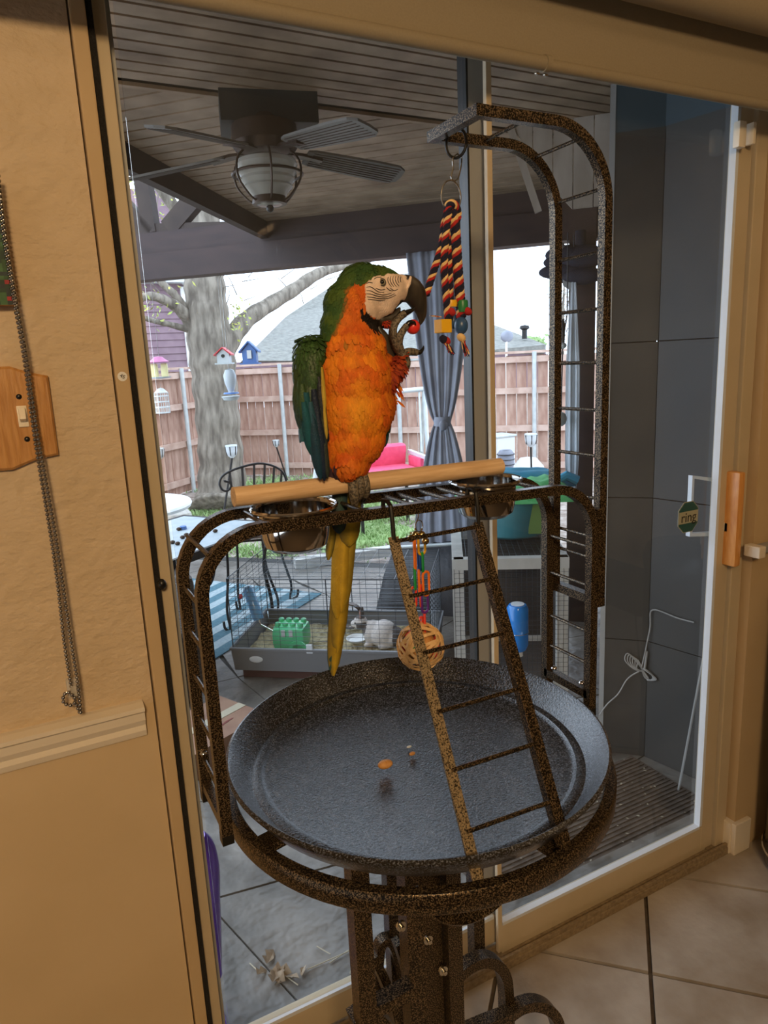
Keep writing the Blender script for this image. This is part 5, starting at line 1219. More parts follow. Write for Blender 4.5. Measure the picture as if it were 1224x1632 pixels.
# bird houses and feeders hanging from the beam
HK = 6.32
def hangwire(x, y, par, r=.0015):
    p = ak(x, y, HK); MB().tube([p, V((p.x, p.y, 2.24))], r, 4).build('hanging_wire', M['wire'], par)
def birdhouse(x, y, w, h_, roofm, bodym, label, ledge=True):
    p = ak(x, y, HK); t_ = thing('birdhouse', p-Z*h_/2, label, 'birdhouse'); d, n_ = RX.copy(), DZ.copy(); d.z = n_.z = 0; d.normalize(); n_.normalize()
    MB().prism([p-d*w/2-Z*h_*.5-n_*.04, p+d*w/2-Z*h_*.5-n_*.04, p+d*w/2+Z*h_*.05-n_*.04, p+Z*h_*.4-n_*.04, p-d*w/2+Z*h_*.05-n_*.04], n_*.08).build('house_body', bodym, t_)
    for s_ in (-1, 1): MB().prism([p+Z*h_*.5-n_*.055, p+Z*h_*.42-n_*.055, p+d*(s_*w*.72)-Z*h_*.04-n_*.055, p+d*(s_*w*.72)+Z*h_*.04-n_*.055], n_*.11).build('roof_panel', roofm, t_)
    MB().lathe([(0, -.002), (.012, -.002), (.012, .002), (0, .002)], p-n_*.042-Z*h_*.05, 12, n_).build('entrance', M['ink'], t_)
    if ledge: MB().box(p-Z*h_*.52, (w*1.35, .12, .01), ax=(d, n_, Z)).build('ledge', bodym, t_)
    hangwire(x, y-12, t_); return t_
birdhouse(357, 566, .085, .11, M['redpl'], M['galv'], 'hanging birdhouse with red roof in front of the tree trunk')
bh = birdhouse(398, 561, .095, .15, M['bluep'], M['bluep'], 'blue hanging birdhouse right of the red-roofed one')
p = ak(399, 565, HK); d_ = RX.copy(); d_.z = 0; d_.normalize(); n_ = DZ.copy(); n_.z = 0; n_.normalize()
MB().box(p-n_*.045, (.03, .006, .055), ax=(d_, n_, Z)).build('window_panel', M['whitepaint'], bh)
fd = thing('hourglass_feeder', ak(367, 640, HK), 'milky hourglass bird feeder hanging below the red birdhouse', 'bird feeder')
p = ak(367, 608, HK); MB().lathe([(0, .09), (.03, .08), (.045, .04), (.04, -.01), (.02, -.07), (.025, -.085)], p, 18).build('bottle', M['whiteg'], fd, smooth=True)
MB().lathe([(0, -.09), (.055, -.085), (.05, -.075), (0, -.075)], p, 18).build('perch_dish', M['bluep'], fd, smooth=True)
p2 = ak(368, 634, HK); MB().lathe([(0, -.02), (.05, -.015), (.065, .01), (.06, .012), (0, 0)], p2, 18).build('seed_tray', M['galv'], fd, smooth=True)
MB().tube([p2, V((p.x, p.y, 2.24))], .002, 4).build('hanging_wire', M['wire'], fd)
fp = thing('lantern_feeder', ak(254, 600, HK), 'pink-roofed lantern feeder with yellow panels left of the tree', 'bird feeder')
p = ak(254, 587, HK); MB().lathe([(0, .085), (.03, .08), (.045, .065), (.075, .045), (.07, .04), (0, .04)], p, 18).build('roof', M['pinkp'], fp, smooth=True)
for i_, dx in enumerate((-.036, .036)): MB().box(p+d_*dx-Z*.015, (.05, .03, .10), ax=(d_, n_, Z), bev=.012).build('yellow_panel', M['yellowp'], fp, smooth=True)
MB().lathe([(0, -.075), (.07, -.07), (.08, -.06), (0, -.062)], p, 18).build('seed_dish', M['bead'], fp, smooth=True); hangwire(254, 575, fp)
fw = thing('wire_feeder', ak(258, 655, HK), 'small white caged feeder hanging below the pink-roofed one', 'bird feeder')
p = ak(258, 638, HK); MB().lathe([(0, .09), (.02, .085), (.045, .06), (.05, .055), (0, .05)], p, 16).build('dome', M['whitepaint'], fw, smooth=True)
for z in (-.09, -.05, -.01, .03): MB().tube([p+V((.05*cos(a), .05*sin(a), z)) for a in [2*pi*k/14 for k in range(14)]], .004, 4, closed=True).build('hoop', M['whitepaint'], fw)
for k in range(10): a = 2*pi*k/10; MB().tube([p+V((.05*cos(a), .05*sin(a), -.09)), p+V((.05*cos(a), .05*sin(a), .055))], .003, 4).build('cage_bar', M['whitepaint'], fw)
MB().tube([p+Z*.09, ak(256, 612, HK)], .0015, 4).build('hanging_wire', M['wire'], fw)
# ================================================================== PATIO FURNITURE
# rug of stripes
R0 = V((.78, 3.93, GZ)); rd = V((.80, .60, 0)); rn_ = V((-.60, .80, 0))
rug = thing('striped_rug', R0, 'blue and grey striped outdoor rug between table and cage', 'rug')
for i in range(16): 
    w = .085
    MB().prism([R0-rd*.75+rn_*(i*w), R0+rd*1.34+rn_*(i*w), R0+rd*1.34+rn_*((i+1)*w-.002), R0-rd*.75+rn_*((i+1)*w-.002)], (0, 0, .008)).build('stripe', M['rug_a'] if i % 2 == 0 else M['rug_b'], rug)
# wicker chair at the left
wk = thing('wicker_chair', (.33, 3.7, GZ), 'dark woven wicker chair cut off by the left door frame', 'chair')
pk_ = at(304, 925, 3.50)
MB().box((pk_.x-.32, 3.75, GZ+.22), (.62, .62, .40), bev=.06).build('seat_base', M['wicker'], wk, smooth=True)
MB().box((pk_.x-.04, 3.75, GZ+.38), (.09, .66, pk_.z-GZ-.4+.38), bev=.04).build('armrest', M['wicker'], wk, smooth=True)
MB().box((pk_.x-.36, 4.05, GZ+.38), (.7, .09, .62), bev=.04).build('backrest', M['wicker'], wk, smooth=True)
# patio table
TZ = .64
q = [az(262, 836, TZ), az(432, 838, TZ), az(345, 862, TZ), az(267, 894, TZ)]
tb_ = thing('patio_table', q[3], 'pale blue patio table littered with acorns and a bottle cap', 'table')
pA, pB = az(267, 896, TZ), az(437, 833, TZ); dt = (pB-pA).normalized(); nt_ = V((-dt.y, dt.x, 0)); 
pC, pD = pB+nt_*.75, pA-dt*.05+nt_*.75; pA2 = pA-dt*.05
MB().prism([pA2, pB, pC, pD], (0, 0, -.02)).build('table_top', M['bluetable'], tb_)
MB().tube([pA2-Z*.02, pB-Z*.02, pC-Z*.02, pD-Z*.02], 0, closed=True, square=(.03, .045, Z)).build('apron', M['iron'], tb_)
for p_, s_ in ((pA, 1), (pB-dt*.06, 1), (pC-dt*.06, 1), (pD+dt*.1, 1)):
    MB().tube(smoothpts([p_-Z*.03, p_-Z*.25+nt_*.03-dt*.04, p_-Z*.5+nt_*.05+dt*.03, V((p_.x, p_.y, GZ+.03))+nt_*.03], 5), .011, 8).build('leg', M['iron'], tb_, smooth=True)
AL = ['dark acorn beside the blue bottle cap, on its left', 'acorn just below the blue bottle cap on table', 'acorn nearest the near edge of the patio table', 'acorn right of the acorn below the bottle cap', 'acorn nearest the left frame at table edge', 'lone acorn left of the curved top rail', 'acorn farthest right on the pale blue table', 'single acorn touching the left door frame edge on table']
for i, (x, y) in enumerate(((285, 843), (291, 856), (283, 866), (297, 852), (275, 864), (321, 853), (343, 846), (265, 858))):
    p = az(x, y, TZ+.01); MB().ball(p, (.016, .014, .011), 8, 6).build('acorn', M['bronze'], smooth=True, label=AL[i], cat='acorn', group='acorns on the patio table')
p = az(292, 841, TZ+.01); MB().lathe([(0, .01), (.02, .01), (.022, -.008), (0, -.008)], p, 12).build('bottle_cap', M['bluep'], label='blue bottle cap among acorns on patio table', cat='cap')
# round white folding table
wt = thing('round_table', az(262, 840, YG), 'round white folding table in yard cut by the left frame', 'table')
wz = .50; e = az(304, 797, wz); c_ = V((e.x-.52, e.y+.15, wz))
MB().lathe([(0, .0), (.54, .0), (.55, -.02), (.54, -.045), (0, -.045)], c_, 36).build('table_top', M['whitepaint'], wt)
for s_ in (-1, 1):
    MB().tube([c_+V((.25*s_, -.15, -.03)), V((c_.x-.25*s_, c_.y-.15, YG))], .012, 8).build('leg', M['iron'], wt); MB().tube([c_+V((.25*s_, .2, -.03)), V((c_.x-.25*s_, c_.y+.2, YG))], .012, 8).build('leg', M['iron'], wt)
# wrought iron chair
mc = thing('iron_chair', V((1.42, 4.62, GZ)), 'black wrought iron chair with spindle back and scrolled arms', 'chair')
CY = 4.75
def cp_(x, y, dy=0): return at(x, y, CY+dy)
arc_p = smoothpts([cp_(371, 757), cp_(362, 756), cp_(355, 762), cp_(351, 772), cp_(355, 781), cp_(364, 781), cp_(368, 774), cp_(364, 767), cp_(358, 765)][::-1][0:1]+[cp_(359, 767), cp_(366, 769), cp_(368, 775), cp_(363, 782), cp_(355, 781), cp_(350, 772), cp_(353, 761), cp_(363, 753), cp_(383, 745), cp_(410, 739), cp_(430, 741), cp_(447, 749), cp_(455, 762), cp_(455, 775), cp_(448, 781), cp_(442, 776)], 5)
MB().tube(arc_p, .008, 8).build('back_hoop', M['iron'], mc, smooth=True)
for x0, y0, x1_, y1_ in ((366, 752, 378, 852), (386, 745, 392, 850), (405, 741, 405, 850), (422, 741, 418, 850), (437, 745, 430, 850), (449, 752, 441, 850)):
    MB().tube([cp_(x0, y0), cp_(x1_, y1_)], 0, square=(.006, .016, RX)).build('spindle', M['iron'], mc)
sa = [cp_(360, 862, -.35), cp_(418, 858, -.35), cp_(445, 850, .0), cp_(376, 852, .0)]
MB().prism(sa, (0, 0, .03)).build('seat', M['rail'], mc)
MB().tube([sa[0]-Z*.01, sa[1]-Z*.01, sa[2]-Z*.01, sa[3]-Z*.01], .009, 6, closed=True).build('seat_frame', M['iron'], mc)
for p_, d2 in ((sa[0], V((-.03, 0, 0))), (sa[1], V((.06, 0, 0))), (sa[2], V((.05, 0, 0))), (sa[3], V((-.02, 0, 0)))):
    f_ = V((p_.x, p_.y, GZ)); MB().tube(smoothpts([p_, p_+(f_-p_)*.35+d2*.2, p_+(f_-p_)*.75+d2*1.2, f_+d2*.9+Z*.01, f_+d2*2.0+Z*.02, f_+d2*2.2+Z*.07], 5), .009, 8).build('leg', M['iron'], mc, smooth=True)
MB().tube(smoothpts([cp_(372, 848), cp_(345, 850), cp_(335, 870, -.2), cp_(342, 905, -.3), cp_(336, 930, -.3), cp_(322, 938, -.3), cp_(318, 930, -.3), cp_(326, 924, -.3)], 6), .007, 8).build('arm_scroll', M['iron'], mc, smooth=True)
# ================================================================== ANIMAL CAGE
CA = V((.885, 3.65, GZ+.055)); CV = V((.80, -.60, 0)).normalized(); CU = V((.60, .80, 0)).normalized(); CLn, CWd, CHt = 1.10, .60, .40
cg = thing('guinea_pig_cage', CA, 'long wire small-animal cage with deep grey base on patio', 'cage')
def cc_(u, v, z): return CA+CV*u+CU*v+Z*z
MB().box(cc_(CLn/2, CWd/2, -.0275), (CLn*.94, CWd*.9, .052), ax=(CV, CU, Z)).build('cart_base', M['maroon'], cg)
bn = MB(); hB = .13
for (u0, v0, u1, v1) in ((0, 0, CLn, 0), (CLn, 0, CLn, CWd), (CLn, CWd, 0, CWd), (0, CWd, 0, 0)):
    a, b = cc_(u0, v0, 0), cc_(u1, v1, 0); n__ = (b-a).cross(Z).normalized(); bn.prism([a, b, b+Z*hB+n__*.015, a+Z*hB+n__*.015], -n__*.008)
bn.prism([cc_(0, 0, 0), cc_(CLn, 0, 0), cc_(CLn, CWd, 0), cc_(0, CWd, 0)], (0, 0, .01)); bn.build('bin', M['cagebin'], cg)
MB().tube([cc_(0, 0, hB)-CV*.01-CU*.01, cc_(CLn, 0, hB)+CV*.01-CU*.01, cc_(CLn, CWd, hB)+CV*.01+CU*.01, cc_(0, CWd, hB)-CV*.01+CU*.01], 0, closed=True, square=(.02, .012, Z)).build('bin_rim', M['cagebin'], cg)
hy = MB(); N_ = 30
for i in range(N_+1):
    for j in range(16): u, v = .02+(CLn-.04)*i/N_, .02+(CWd-.04)*j/15; hy.v.append(cc_(u, v, .05+.02*mno.noise(V((u*14, v*14, 0))))); hy.c.append(None)
for i in range(N_):
    for j in range(15): hy.f.append((i*16+j, i*16+j+1, (i+1)*16+j+1, (i+1)*16+j))
hy.build('bedding', M['hay'], cg, kind='stuff')
zt0, zt1 = hB, hB+CHt
wi = MB(); r_ = .0014
def wline(a, b, rr=r_): wi.tube([a, b], rr, 3, cap=False)
k = 0
for i in range(17):
    z = zt0+CHt*i/16
    wline(cc_(0, 0, z), cc_(CLn, 0, z)); wline(cc_(0, CWd, z), cc_(CLn, CWd, z)); wline(cc_(0, 0, z), cc_(0, CWd, z)); wline(cc_(CLn, 0, z), cc_(CLn, CWd, z))
for i in range(13):
    u = CLn*i/12; wline(cc_(u, 0, zt0), cc_(u, 0, zt1)); wline(cc_(u, CWd, zt0), cc_(u, CWd, zt1)); wline(cc_(u, 0, zt1), cc_(u, CWd, zt1))
for i in range(7):
    v = CWd*i/6; wline(cc_(0, v, zt0), cc_(0, v, zt1)); wline(cc_(CLn, v, zt0), cc_(CLn, v, zt1))
for i in range(24): v = CWd*i/23; wline(cc_(0, v, zt1), cc_(CLn, v, zt1), .0011)
wi.build('wire_mesh', M['cagewire'], cg, kind='stuff', fix=False)
ew = MB()
for a, b in (((0, 0), (CLn, 0)), ((CLn, 0), (CLn, CWd)), ((CLn, CWd), (0, CWd)), ((0, CWd), (0, 0))):
    for z in (zt0, zt1): ew.tube([cc_(*a, z), cc_(*b, z)], .003, 6)
for a in ((0, 0), (CLn, 0), (CLn, CWd), (0, CWd), (CLn*.5, 0), (CLn*.5, CWd)): ew.tube([cc_(*a, zt0), cc_(*a, zt1)], .003, 6)
ew.build('edge_wires', M['cagewire'], cg)
MB().box(cc_(.44, -.012, hB+.01), (.035, .012, .05), ax=(CV, CU, Z), bev=.003).build('latch', M['bead'], cg)
MB().ball(cc_(.13, -.008, hB*.55), (.04, .004, .022), 16, 8, ax=(CV, CU, Z)).build('oval_badge', M['bead'], cg, smooth=True)
# mint green hide with knobs
hd = thing('hide_house', cc_(.26, .30, .05), 'mint green plastic hide with bottle-cap knobs inside the cage', 'pet hide')
hc = cc_(.27, .22, .06)
m_ = MB(); m_.box(hc+Z*.065, (.20, .17, .14), ax=(CV, CU, Z), bev=.045); m_.build('shell', M['greenpl'], hd, smooth=True)
for i in range(4):
    for j in range(2): p = hc+CV*(-.066+.044*i)+CU*(-.035+.07*j)+Z*.13; MB().lathe([(.017, 0), (.017, .018), (.012, .022), (.0, .023)], p, 12).build('knob', M['greenpl'], hd, smooth=True)
for s_ in (-.022, .022): MB().box(hc+CV*s_-CU*.087+Z*.105, (.022, .003, .04), ax=(CV, CU, Z)).build('label_patch', M['bead'], hd)
MB().tube(arc(hc-CU*.09+CV*.06+Z*.01, .045, 0, pi, CV, Z, 10), 0, square=(.02, .012, CU)).build('door_arch', M['greenpl'], hd)
# water bottles
wbt = thing('water_bottle', cc_(.02, .1, .3), 'pale blue water bottle clipped slanting on cage left end', 'water bottle')
a, b = cc_(-.03, .34, .40), cc_(.05, .30, .18); dd = (a-b).normalized()
MB().lathe([(0, 0), (.030, .004), (.032, .02), (.032, .19), (.022, .21), (0, .212)], b, 18, dd).build('bottle', M['lightblue'], wbt, smooth=True); MB().tube([b, b-dd*.03, b-dd*.03+V((.10, .0, -.08))], .005, 6).build('spout', M['wire'], wbt)
MB().ball(cc_(-.01, .20, .36), (.012, .012, .016), 8, 6).build('clip', M['redpl'], wbt)
# rabbit: grey and white, one continuous body
def animal(name, els2, colf, label, cat):
    t_ = thing(name, els2[0][0], label, cat)
    m_ = MB()
    for c__, r__ in els2: m_.ball(c__, r__, 18, 12)
    me = bpy.data.meshes.new('t'); me.from_pydata([tuple(q_) for q_ in m_.v], [], m_.f)
    bm2 = bmesh.new(); bm2.from_mesh(me); bmesh.ops.remove_doubles(bm2, verts=bm2.verts, dist=1e-6); bmesh.ops.recalc_face_normals(bm2, faces=bm2.faces); bm2.to_mesh(me); bm2.free()
    o2 = bpy.data.objects.new('t', me); COL.objects.link(o2); rm = o2.modifiers.new('r', 'REMESH'); rm.mode = 'VOXEL'; rm.voxel_size = .006; sm = o2.modifiers.new('s', 'SMOOTH'); sm.iterations = 4
    bpy.context.view_layer.update(); m2_ = bpy.data.meshes.new_from_object(o2.evaluated_get(bpy.context.evaluated_depsgraph_get())); bpy.data.objects.remove(o2)
    ca_ = m2_.color_attributes.new('Col', 'FLOAT_COLOR', 'POINT')
    for i, v_ in enumerate(m2_.vertices): ca_.data[i].color = (*colf(v_.co), 1)
    m2_.transform(Matrix.Translation(-ORG[t_.name])); m2_.materials.clear(); m2_.materials.append(M['plume']); m2_.shade_smooth()
    ob = bpy.data.objects.new('body', m2_); COL.objects.link(ob); ob.parent = t_; ORG[ob.name] = ORG[t_.name]; return t_
rc = cc_(.80, .26, .06)
hdp = rc-CV*.13+Z*.10
rab = animal('rabbit', [(rc+Z*.065, (.085, .08, .08)), (rc-CV*.06+Z*.07, (.06, .055, .075)), (rc+CV*.05+Z*.05, (.07, .07, .06)), (hdp+Z*.03, (.042, .04, .042)), (hdp-CV*.035+Z*.022, (.024, .022, .022)), (rc-CV*.08+Z*.01-CU*.03, (.035, .018, .016)), (rc-CV*.08+Z*.01+CU*.03, (.035, .018, .016)), (rc+CV*.02+Z*.012-CU*.05, (.05, .022, .018)), (rc+CV*.12+Z*.06, (.022, .022, .022)),
    (hdp+Z*.085-CU*.018+CV*.01, (.012, .009, .04)), (hdp+Z*.085+CU*.018+CV*.01, (.012, .009, .04))],
    lambda p: (.11, .095, .09) if ((p-hdp).length < .055 and (p-hdp).dot(CV) > -.02) or (p.z > hdp.z+.06) or (p-rc).dot(CV) > .06 else (.68, .62, .58), 'white and grey rabbit sitting upright inside the wire cage', 'rabbit')
for s_ in (-1, 1): MB().ball(hdp+Z*.036+CU*(.03*s_)-CV*.024, .006, 8, 6).build('eye', M['claw'], rab, smooth=True)
MB().ball(hdp+Z*.085-CU*.024+CV*.006, (.006, .004, .03), 8, 6).build('inner_ear', M['pinkear'], rab, smooth=True)
wd = thing('water_dish', cc_(.66, .14, .06), 'shallow white dish on the bedding beside green hide', 'dish')
MB().lathe([(0, 0), (.045, .0), (.062, .018), (.058, .018), (.043, .006), (0, .006)], cc_(.64, .27, .075), 24).build('dish_body', M['whitepaint'], wd, smooth=True)
whl = thing('exercise_hoop', cc_(.62, .45, .06), 'dark exercise hoop standing at back of the cage', 'wheel')
MB().tube(arc(cc_(.56, .47, .15), .075, 0, 2*pi, CV, Z, 24)[:-1], 0, closed=True, square=(.04, .008, V((0, 0, 1)))).build('rim', M['bronze'], whl, smooth=True)
MB().tube([cc_(.56, .47, .06), cc_(.56, .47, .08)], .006, 6).build('stand', M['wire'], whl)
# dark covered grill behind the cage
cv = thing('covered_grill', az(690, 985, GZ), 'low black tarp-covered equipment behind the cage and ladder', 'covered equipment')
m_ = MB(); b0 = az(690, 985, GZ); gw = (-.42, .55); n1, n2_ = 16, 10
def hgt(u, v): return (.46+.10*u-.06*abs(v-.5)+.035*mno.noise(V((u*4, v*4, 3))))*min(1, u*5+.25)*min(1, (1.02-u)*6+.3)
for i in range(n1+1):
    for j in range(n2_+1):
        u, v = i/n1, j/n2_; p = b0+WV*(gw[0]+(gw[1]-gw[0])*u)+U*(.05+.36*v); h_ = hgt(u, v) if 0 < i < n1 and 0 < j < n2_ else 0; m_.v.append(V((p.x, p.y, GZ+max(0, h_)))); m_.c.append(None)
for i in range(n1):
    for j in range(n2_): m_.f.append((i*(n2_+1)+j, i*(n2_+1)+j+1, (i+1)*(n2_+1)+j+1, (i+1)*(n2_+1)+j))
m_.build('cover', M['tarp'], cv, smooth=2)
MB().tube([b0+WV*-.30+Z*.46+U*.05, b0+WV*.3+Z*.52+U*.05], .012, 8).build('pole', M['galv'], cv)
# ================================================================== HUTCH
HA = ony = None
HA = V((1.815, 2.83, GZ)); HV = V((.845, -.535, 0)).normalized(); HU = V((.535, .845, 0)).normalized(); HWd, HDp, HHt = .56, .62, .715
ht = thing('rabbit_hutch', HA, 'weathered white wooden hutch with wire top and front', 'hutch')
def hh(u, v, z): return HA+HV*u+HU*v+Z*z
for u, v in ((.02, .02), (HWd-.03, .02), (.02, HDp), (HWd-.03, HDp)): MB().box(hh(u, v, HHt/2), (.055, .045, HHt), ax=(HV, HU, Z)).build('corner_post', M['hutch'], ht)
for v in (.02, HDp): MB().box(hh(HWd/2, v, HHt-.02), (HWd, .05, .055), ax=(HV, HU, Z)).build('top_rail', M['hutch'], ht); MB().box(hh(HWd/2, v, .04), (HWd, .05, .06), ax=(HV, HU, Z)).build('bottom_rail', M['hutch'], ht)
for u in (.02, HWd-.03): MB().box(hh(u, HDp/2, HHt-.02), (.055, HDp, .055), ax=(HV, HU, Z)).build('top_rail', M['hutch'], ht)
MB().box(hh(.10, .012, HHt/2), (.05, .02, HHt*.86), ax=(HV, HU, Z)).build('inner_stile', M['framegrey'], ht)
MB().prism([hh(0, 0, .02), hh(HWd, 0, .02), hh(HWd, HDp, .02), hh(0, HDp, .02)], (0, 0, .02)).build('floor_board', M['dark'], ht)
MB().prism([hh(.02, HDp-.01, .04), hh(HWd, HDp-.01, .04), hh(HWd, HDp-.01, HHt-.04), hh(.02, HDp-.01, HHt-.04)], HU*.01).build('back_board', M['dark'], ht)
MB().prism([hh(HWd-.01, 0, .04), hh(HWd-.01, HDp, .04), hh(HWd-.01, HDp, HHt-.04), hh(HWd-.01, 0, HHt-.04)], HV*.01).build('side_board', M['dark'], ht)
wm = MB(); n_h = 22
for i in range(n_h+1):
    u = HWd*i/n_h; wm.tube([hh(u, -.003, .05), hh(u, -.003, HHt-.04)], .0011, 3, cap=False)
for i in range(26): z = .05+(HHt-.09)*i/25; wm.tube([hh(0, -.003, z), hh(HWd, -.003, z)], .0011, 3, cap=False)
wm.build('front_mesh', M['cagewire'], ht, kind='stuff', fix=False)
wm = MB()
for i in range(19): u = HWd*i/18; wm.tube([hh(u, 0, HHt+.004), hh(u, HDp, HHt+.004)], .0016, 3, cap=False)
for i in range(21): v = HDp*i/20; wm.tube([hh(0, v, HHt+.004), hh(HWd, v, HHt+.004)], .0016, 3, cap=False)
wm.build('top_mesh', M['cagewire'], ht, kind='stuff', fix=False)
bb2 = thing('water_bottle', ak(826, 1050, 4.55), 'bright blue water bottle hung upside down on hutch front', 'water bottle')
p = ak(825, 1003, 4.42); MB().lathe([(0, .125), (.040, .122), (.050, .105), (.050, -.07), (.042, -.095), (.03, -.105), (0, -.108)], p, 24).build('bottle', M['bluebottle'], bb2, smooth=True)
MB().lathe([(.022, -.10), (.024, -.13), (0, -.132)], p, 16).build('cap', M['white'], bb2, smooth=True)
MB().lathe([(0, .127), (.032, .126), (.03, .122)], p, 20).build('base_disc', M['bead'], bb2)
MB().tube([p+V((.052*cos(a), .052*sin(a), -.01)) for a in [2*pi*k/18 for k in range(18)]], .0018, 5, closed=True).build('wire_holder', M['wire'], bb2)
MB().tube([p+V((.05, .01, -.01)), p+V((.065, .02, .03)), p+V((.06, .03, -.06))], .0018, 5).build('wire_clip', M['wire'], bb2)
# tub and cloths on the low stand behind the hutch
bx = thing('teal_tub', hh(.30, HDp+.1, HHt+.0), 'large dull teal plastic tub standing on rear of hutch', 'tub')
tc_ = ak(843, 850, 5.45); tc_ = V((tc_.x, tc_.y, tc_.z)); 
tc_ = hh(.33, HDp-.12+.02, HHt+.010)
MB().lathe([(0, 0), (.17, 0), (.185, .012), (.20, .20), (.21, .21), (.20, .215), (0, .20)], tc_, 32).build('tub_body', M['tealtub'], bx, smooth=True)
MB().box(tc_+HV*.13-HU*.17+Z*.11, (.11, .006, .16), ax=(HV, HU, Z)).build('green_panel', M['greenpanel'], bx)
def cloth(name, c__, w, d, h_, m2__, label, seed):
    m_ = MB(); n1 = 16
    for i in range(n1+1):
        for j in range(n1+1):
            u, v = i/n1*2-1, j/n1*2-1; e_ = max(abs(u), abs(v)); 
            z = h_*(1-e_**3)+.02*mno.noise(V((u*3+seed, v*3, seed)))-(.03 if e_ > .95 else 0); m_.v.append(V(c__)+HV*(u*w)+HU*(v*d)+Z*max(z, 0)); m_.c.append(None)
    for i in range(n1):
        for j in range(n1): m_.f.append((i*(n1+1)+j, i*(n1+1)+j+1, (i+1)*(n1+1)+j+1, (i+1)*(n1+1)+j))
    return m_.build(name, m2__, smooth=2, label=label, cat='cloth')
cloth('green_cloth', tc_+Z*.205-HU*.03-HV*.07, .24, .20, .075, M['greenfab'], 'crumpled green fabric on the tub beside right bowl', 1.3)
cloth('green_cloth', tc_+Z*.208+HV*.17-HU*.02, .15, .20, .10, M['greenfab'], 'green fabric heap right of hanger rail beneath blue cloth', 4.1)
cloth('blue_cloth', tc_+Z*.245+HU*.14+HV*.04, .32, .12, .09, M['tealfab'], 'teal blue fabric folded behind the green cloths', 7.7)
p = tc_+HV*.30+Z*.28; MB().tube([p-HV*.05, p+Z*.03, p+HV*.06], .028, 10).build('rolled_cloth', M['tealfab'], smooth=True, label='rolled blue fabric end against dark post', cat='cloth')
# ================================================================== SMALL THINGS OUTSIDE
# cord bundle on charcoal wall
ax_ = lambda x, y, dd_=.0: None
def onwall(x, y):
    if x < 1029:
        n__ = (e1_-e2).cross(Z).normalized(); d = ray(x, y); t = (e2-CP).dot(n__)/d.dot(n__); return CP+d*t-d.normalized()*.014
    return onwall2(x, y)
def onwall2(x, y):      # on the right portion of the charcoal wall (plane through e1_, e0_)
    n__ = (e0_-e1_).cross(Z).normalized(); d = ray(x, y); t = (e1_-CP).dot(n__)/d.dot(n__); return CP+d*t-d.normalized()*.012
ec = thing('cord_bundle', onwall(1020, 1065), 'coiled grey cord hanging on the charcoal patio wall', 'cord')
MB().tube(smoothpts([onwall(1106, 992), onwall(1080, 985), onwall(1040, 972), onwall(1036, 1000), onwall(1028, 1040), onwall(1022, 1066)], 6), .0028, 6).build('cord', M['cord'], ec, smooth=True)
MB().tube(smoothpts([onwall(1018, 1070), onwall(1000, 1082), onwall(985, 1106), onwall(968, 1122), onwall(955, 1140)], 6), .0028, 6).build('cord', M['cord'], ec, smooth=True)
for i in range(6):
    a = i*.13; q0 = (1024, 1066)
    MB().tube(smoothpts([onwall(1024, 1068), onwall(1002+i*3, 1042+i*2), onwall(996+i*4, 1052+i), onwall(1010+i, 1066)], 6, True), .0026, 5, closed=True).build('coil_loop', M['cord'], ec, smooth=True)
    MB().tube(smoothpts([onwall(1024, 1066), onwall(1036+i*2, 1072+i*2), onwall(1042-i*2, 1084), onwall(1028+i, 1080)], 6, True), .0026, 5, closed=True).build('coil_loop', M['cord'], ec, smooth=True)
MB().tube([onwall(1031, 1038), onwall(1027, 1068)], .005, 6).build('coil_tie', M['cord'], ec)
# leaning white rod
p = az(1081, 1262, GZ); q_ = onwall(1100, 1120); MB().tube([p+Z*.002, V((2.205, 1.62, .95))], .0045, 8).build('leaning_rod', M['cord'], smooth=True, label='thin white rod leaning on charcoal wall near door', cat='rod')
# door mat with ribs
dm = thing('door_mat', (1.75, 1.62, GZ), 'dark ribbed door mat outside the sliding pane', 'mat')
MB().box((1.62, 1.72, GZ+.004), (.95, .46, .008), ax=(WV, U, Z)) if False else MB().box((1.62, 1.70, GZ+.004), (1.0, .50, .008)).build('mat_base', M['mat'], dm)
rb_ = MB()
for i in range(26): rb_.tube([V((1.13, 1.46+.019*i, GZ+.009)), V((2.11, 1.46+.019*i, GZ+.009))], .0045, 4)
rb_.build('mat_ribs', M['mat'], dm, kind='stuff')
cr = MB(); rq = random.Random(31)
for i in range(110):
    p = V((rq.uniform(1.15, 2.1), rq.uniform(1.46, 1.95), GZ+.014)); a = V((rq.uniform(-1, 1), rq.uniform(-1, 1), 0)).normalized()*rq.uniform(.003, .009); b = a.cross(Z)*.5; cr.add([p-a, p+b, p+a, p-b], [(0, 1, 2, 3)])
cr.build('debris', M['straw'], kind='stuff', label='pale leaf crumbs scattered over the dark door mat', cat='debris', fix=False)
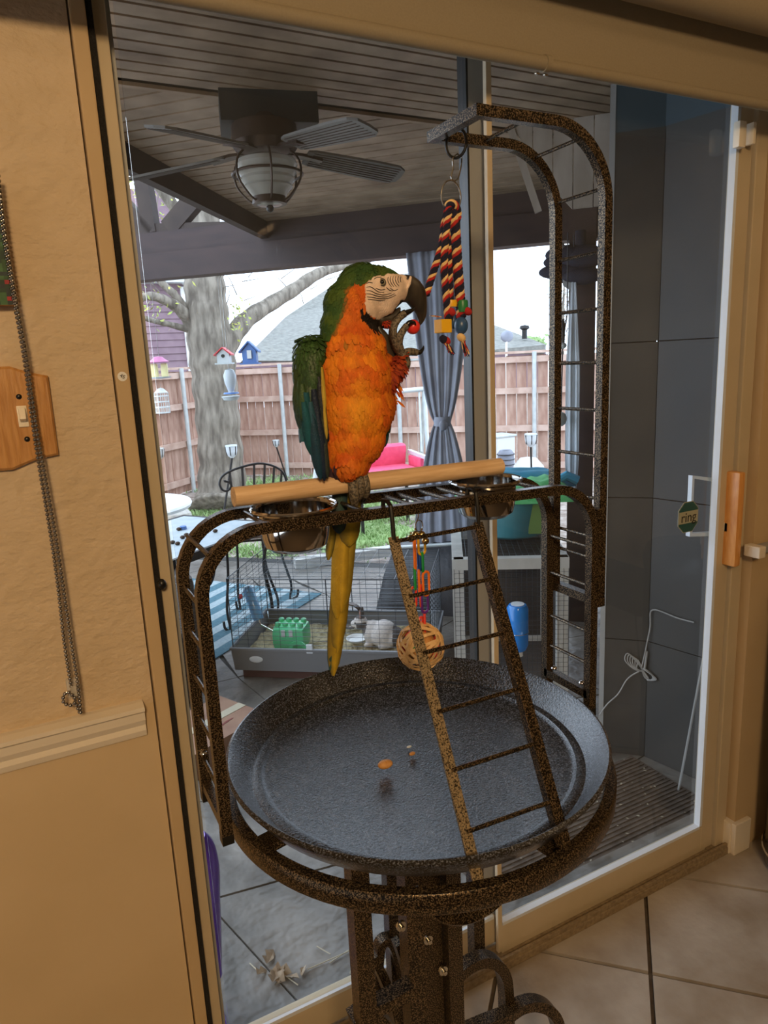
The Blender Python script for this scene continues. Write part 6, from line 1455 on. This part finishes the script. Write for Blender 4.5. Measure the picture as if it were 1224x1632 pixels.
# feathers/leaves on the concrete
lf = thing('dry_leaf', az(455, 1540, GZ), 'curled dry leaf litter on the concrete just outside left pane', 'leaf')
for i in range(9):
    x, y = (455+rq.uniform(-45, 45), 1545+rq.uniform(-25, 25)); p = az(x, y, GZ+.006); a = V((rq.uniform(-1, 1), rq.uniform(-1, 1), rq.uniform(-.1, .3))).normalized(); b = V((a.y, -a.x, .3)).normalized(); L = rq.uniform(.012, .03)
    vs = [p-a*L, p-a*L*.3+b*L*.6+Z*.01, p+a*L*.2+b*L*.3+Z*.004, p+a*L*.6+b*L*.6+Z*.012, p+a*L, p+a*L*.4-b*L*.5+Z*.008, p-a*L*.4-b*L*.4]; MB().add(vs+[q_-Z*.001 for q_ in vs], [tuple(range(7)), tuple(range(13, 6, -1))]).build('leaf_blade', M['leaf'], lf)
SLB = ['short straw lying farthest from the dry leaf pile', 'long straw stem pointing right from the dry leaves', 'straw crossing the long stem near the stand leg', 'upright-looking straw beside the front stand leg', 'small straw left of the dry leaf litter', 'small straw just below the dry leaf litter']
for i, (x0, y0, x1_, y1_) in enumerate(((505, 1508, 527, 1521), (490, 1545, 556, 1516), (525, 1535, 556, 1514), (558, 1552, 563, 1530), (398, 1535, 412, 1548), (455, 1555, 475, 1570))):
    MB().tube([az(x0, y0, GZ+.004), az(x1_, y1_, GZ+.006)], .0018, 5).build('straw', M['straw'], label=SLB[i], cat='straw', group='straw stems on the patio concrete')
# cardboard box
cbx = thing('cardboard_box', az(360, 1190, GZ), 'flattened brown cardboard box standing on patio under the tray', 'box')
q1, q2, q3 = az(345, 1110, GZ+.10), az(480, 1120, GZ+.10), az(300, 1200, GZ+.10)
ba = az(340, 1185, GZ); MB().box(ba+V((-.02, -.02, .06)), (.42, .34, .12), ax=(V((.9, .43, 0)).normalized(), V((-.43, .9, 0)).normalized(), Z)).build('carton', M['cardboard'], cbx)
bc2 = ba+V((-.02, -.02, .121)); MB().box(bc2, (.42, .05, .002), ax=(V((.9, .43, 0)).normalized(), V((-.43, .9, 0)).normalized(), Z)).build('packing_tape', M['straw'], cbx)
for i in range(3): MB().box(bc2+V((.03+.03*i, -.07+.02*i, .0005)), (.07-.01*i, .008, .001), ax=(V((.9, .43, 0)).normalized(), V((-.43, .9, 0)).normalized(), Z)).build('faded_print', M['print'], cbx)
# purple plastic toy at lower left
pu = thing('violet_slide', az(330, 1590, GZ), 'violet translucent plastic piece behind the left door stile', 'plastic toy')
m_ = MB(); pts_ = [(318, 1338), (330, 1350), (337, 1380), (338, 1420), (340, 1470), (341, 1520), (342, 1552)]
zs = [at(x, y, 1.62) for x, y in pts_]; 
m_.tube(smoothpts([V((z.x-.008, z.y, max(z.z, GZ+.01))) for z in zs], 4), [.028]*25, 12); m_.build('curved_body', M['purple'], pu, smooth=True)
zl = V((zs[-1].x-.03, zs[-1].y, GZ+.03)); MB().box(zl, (.08, .12, .06), bev=.02).build('foot', M['purple'], pu, smooth=True)
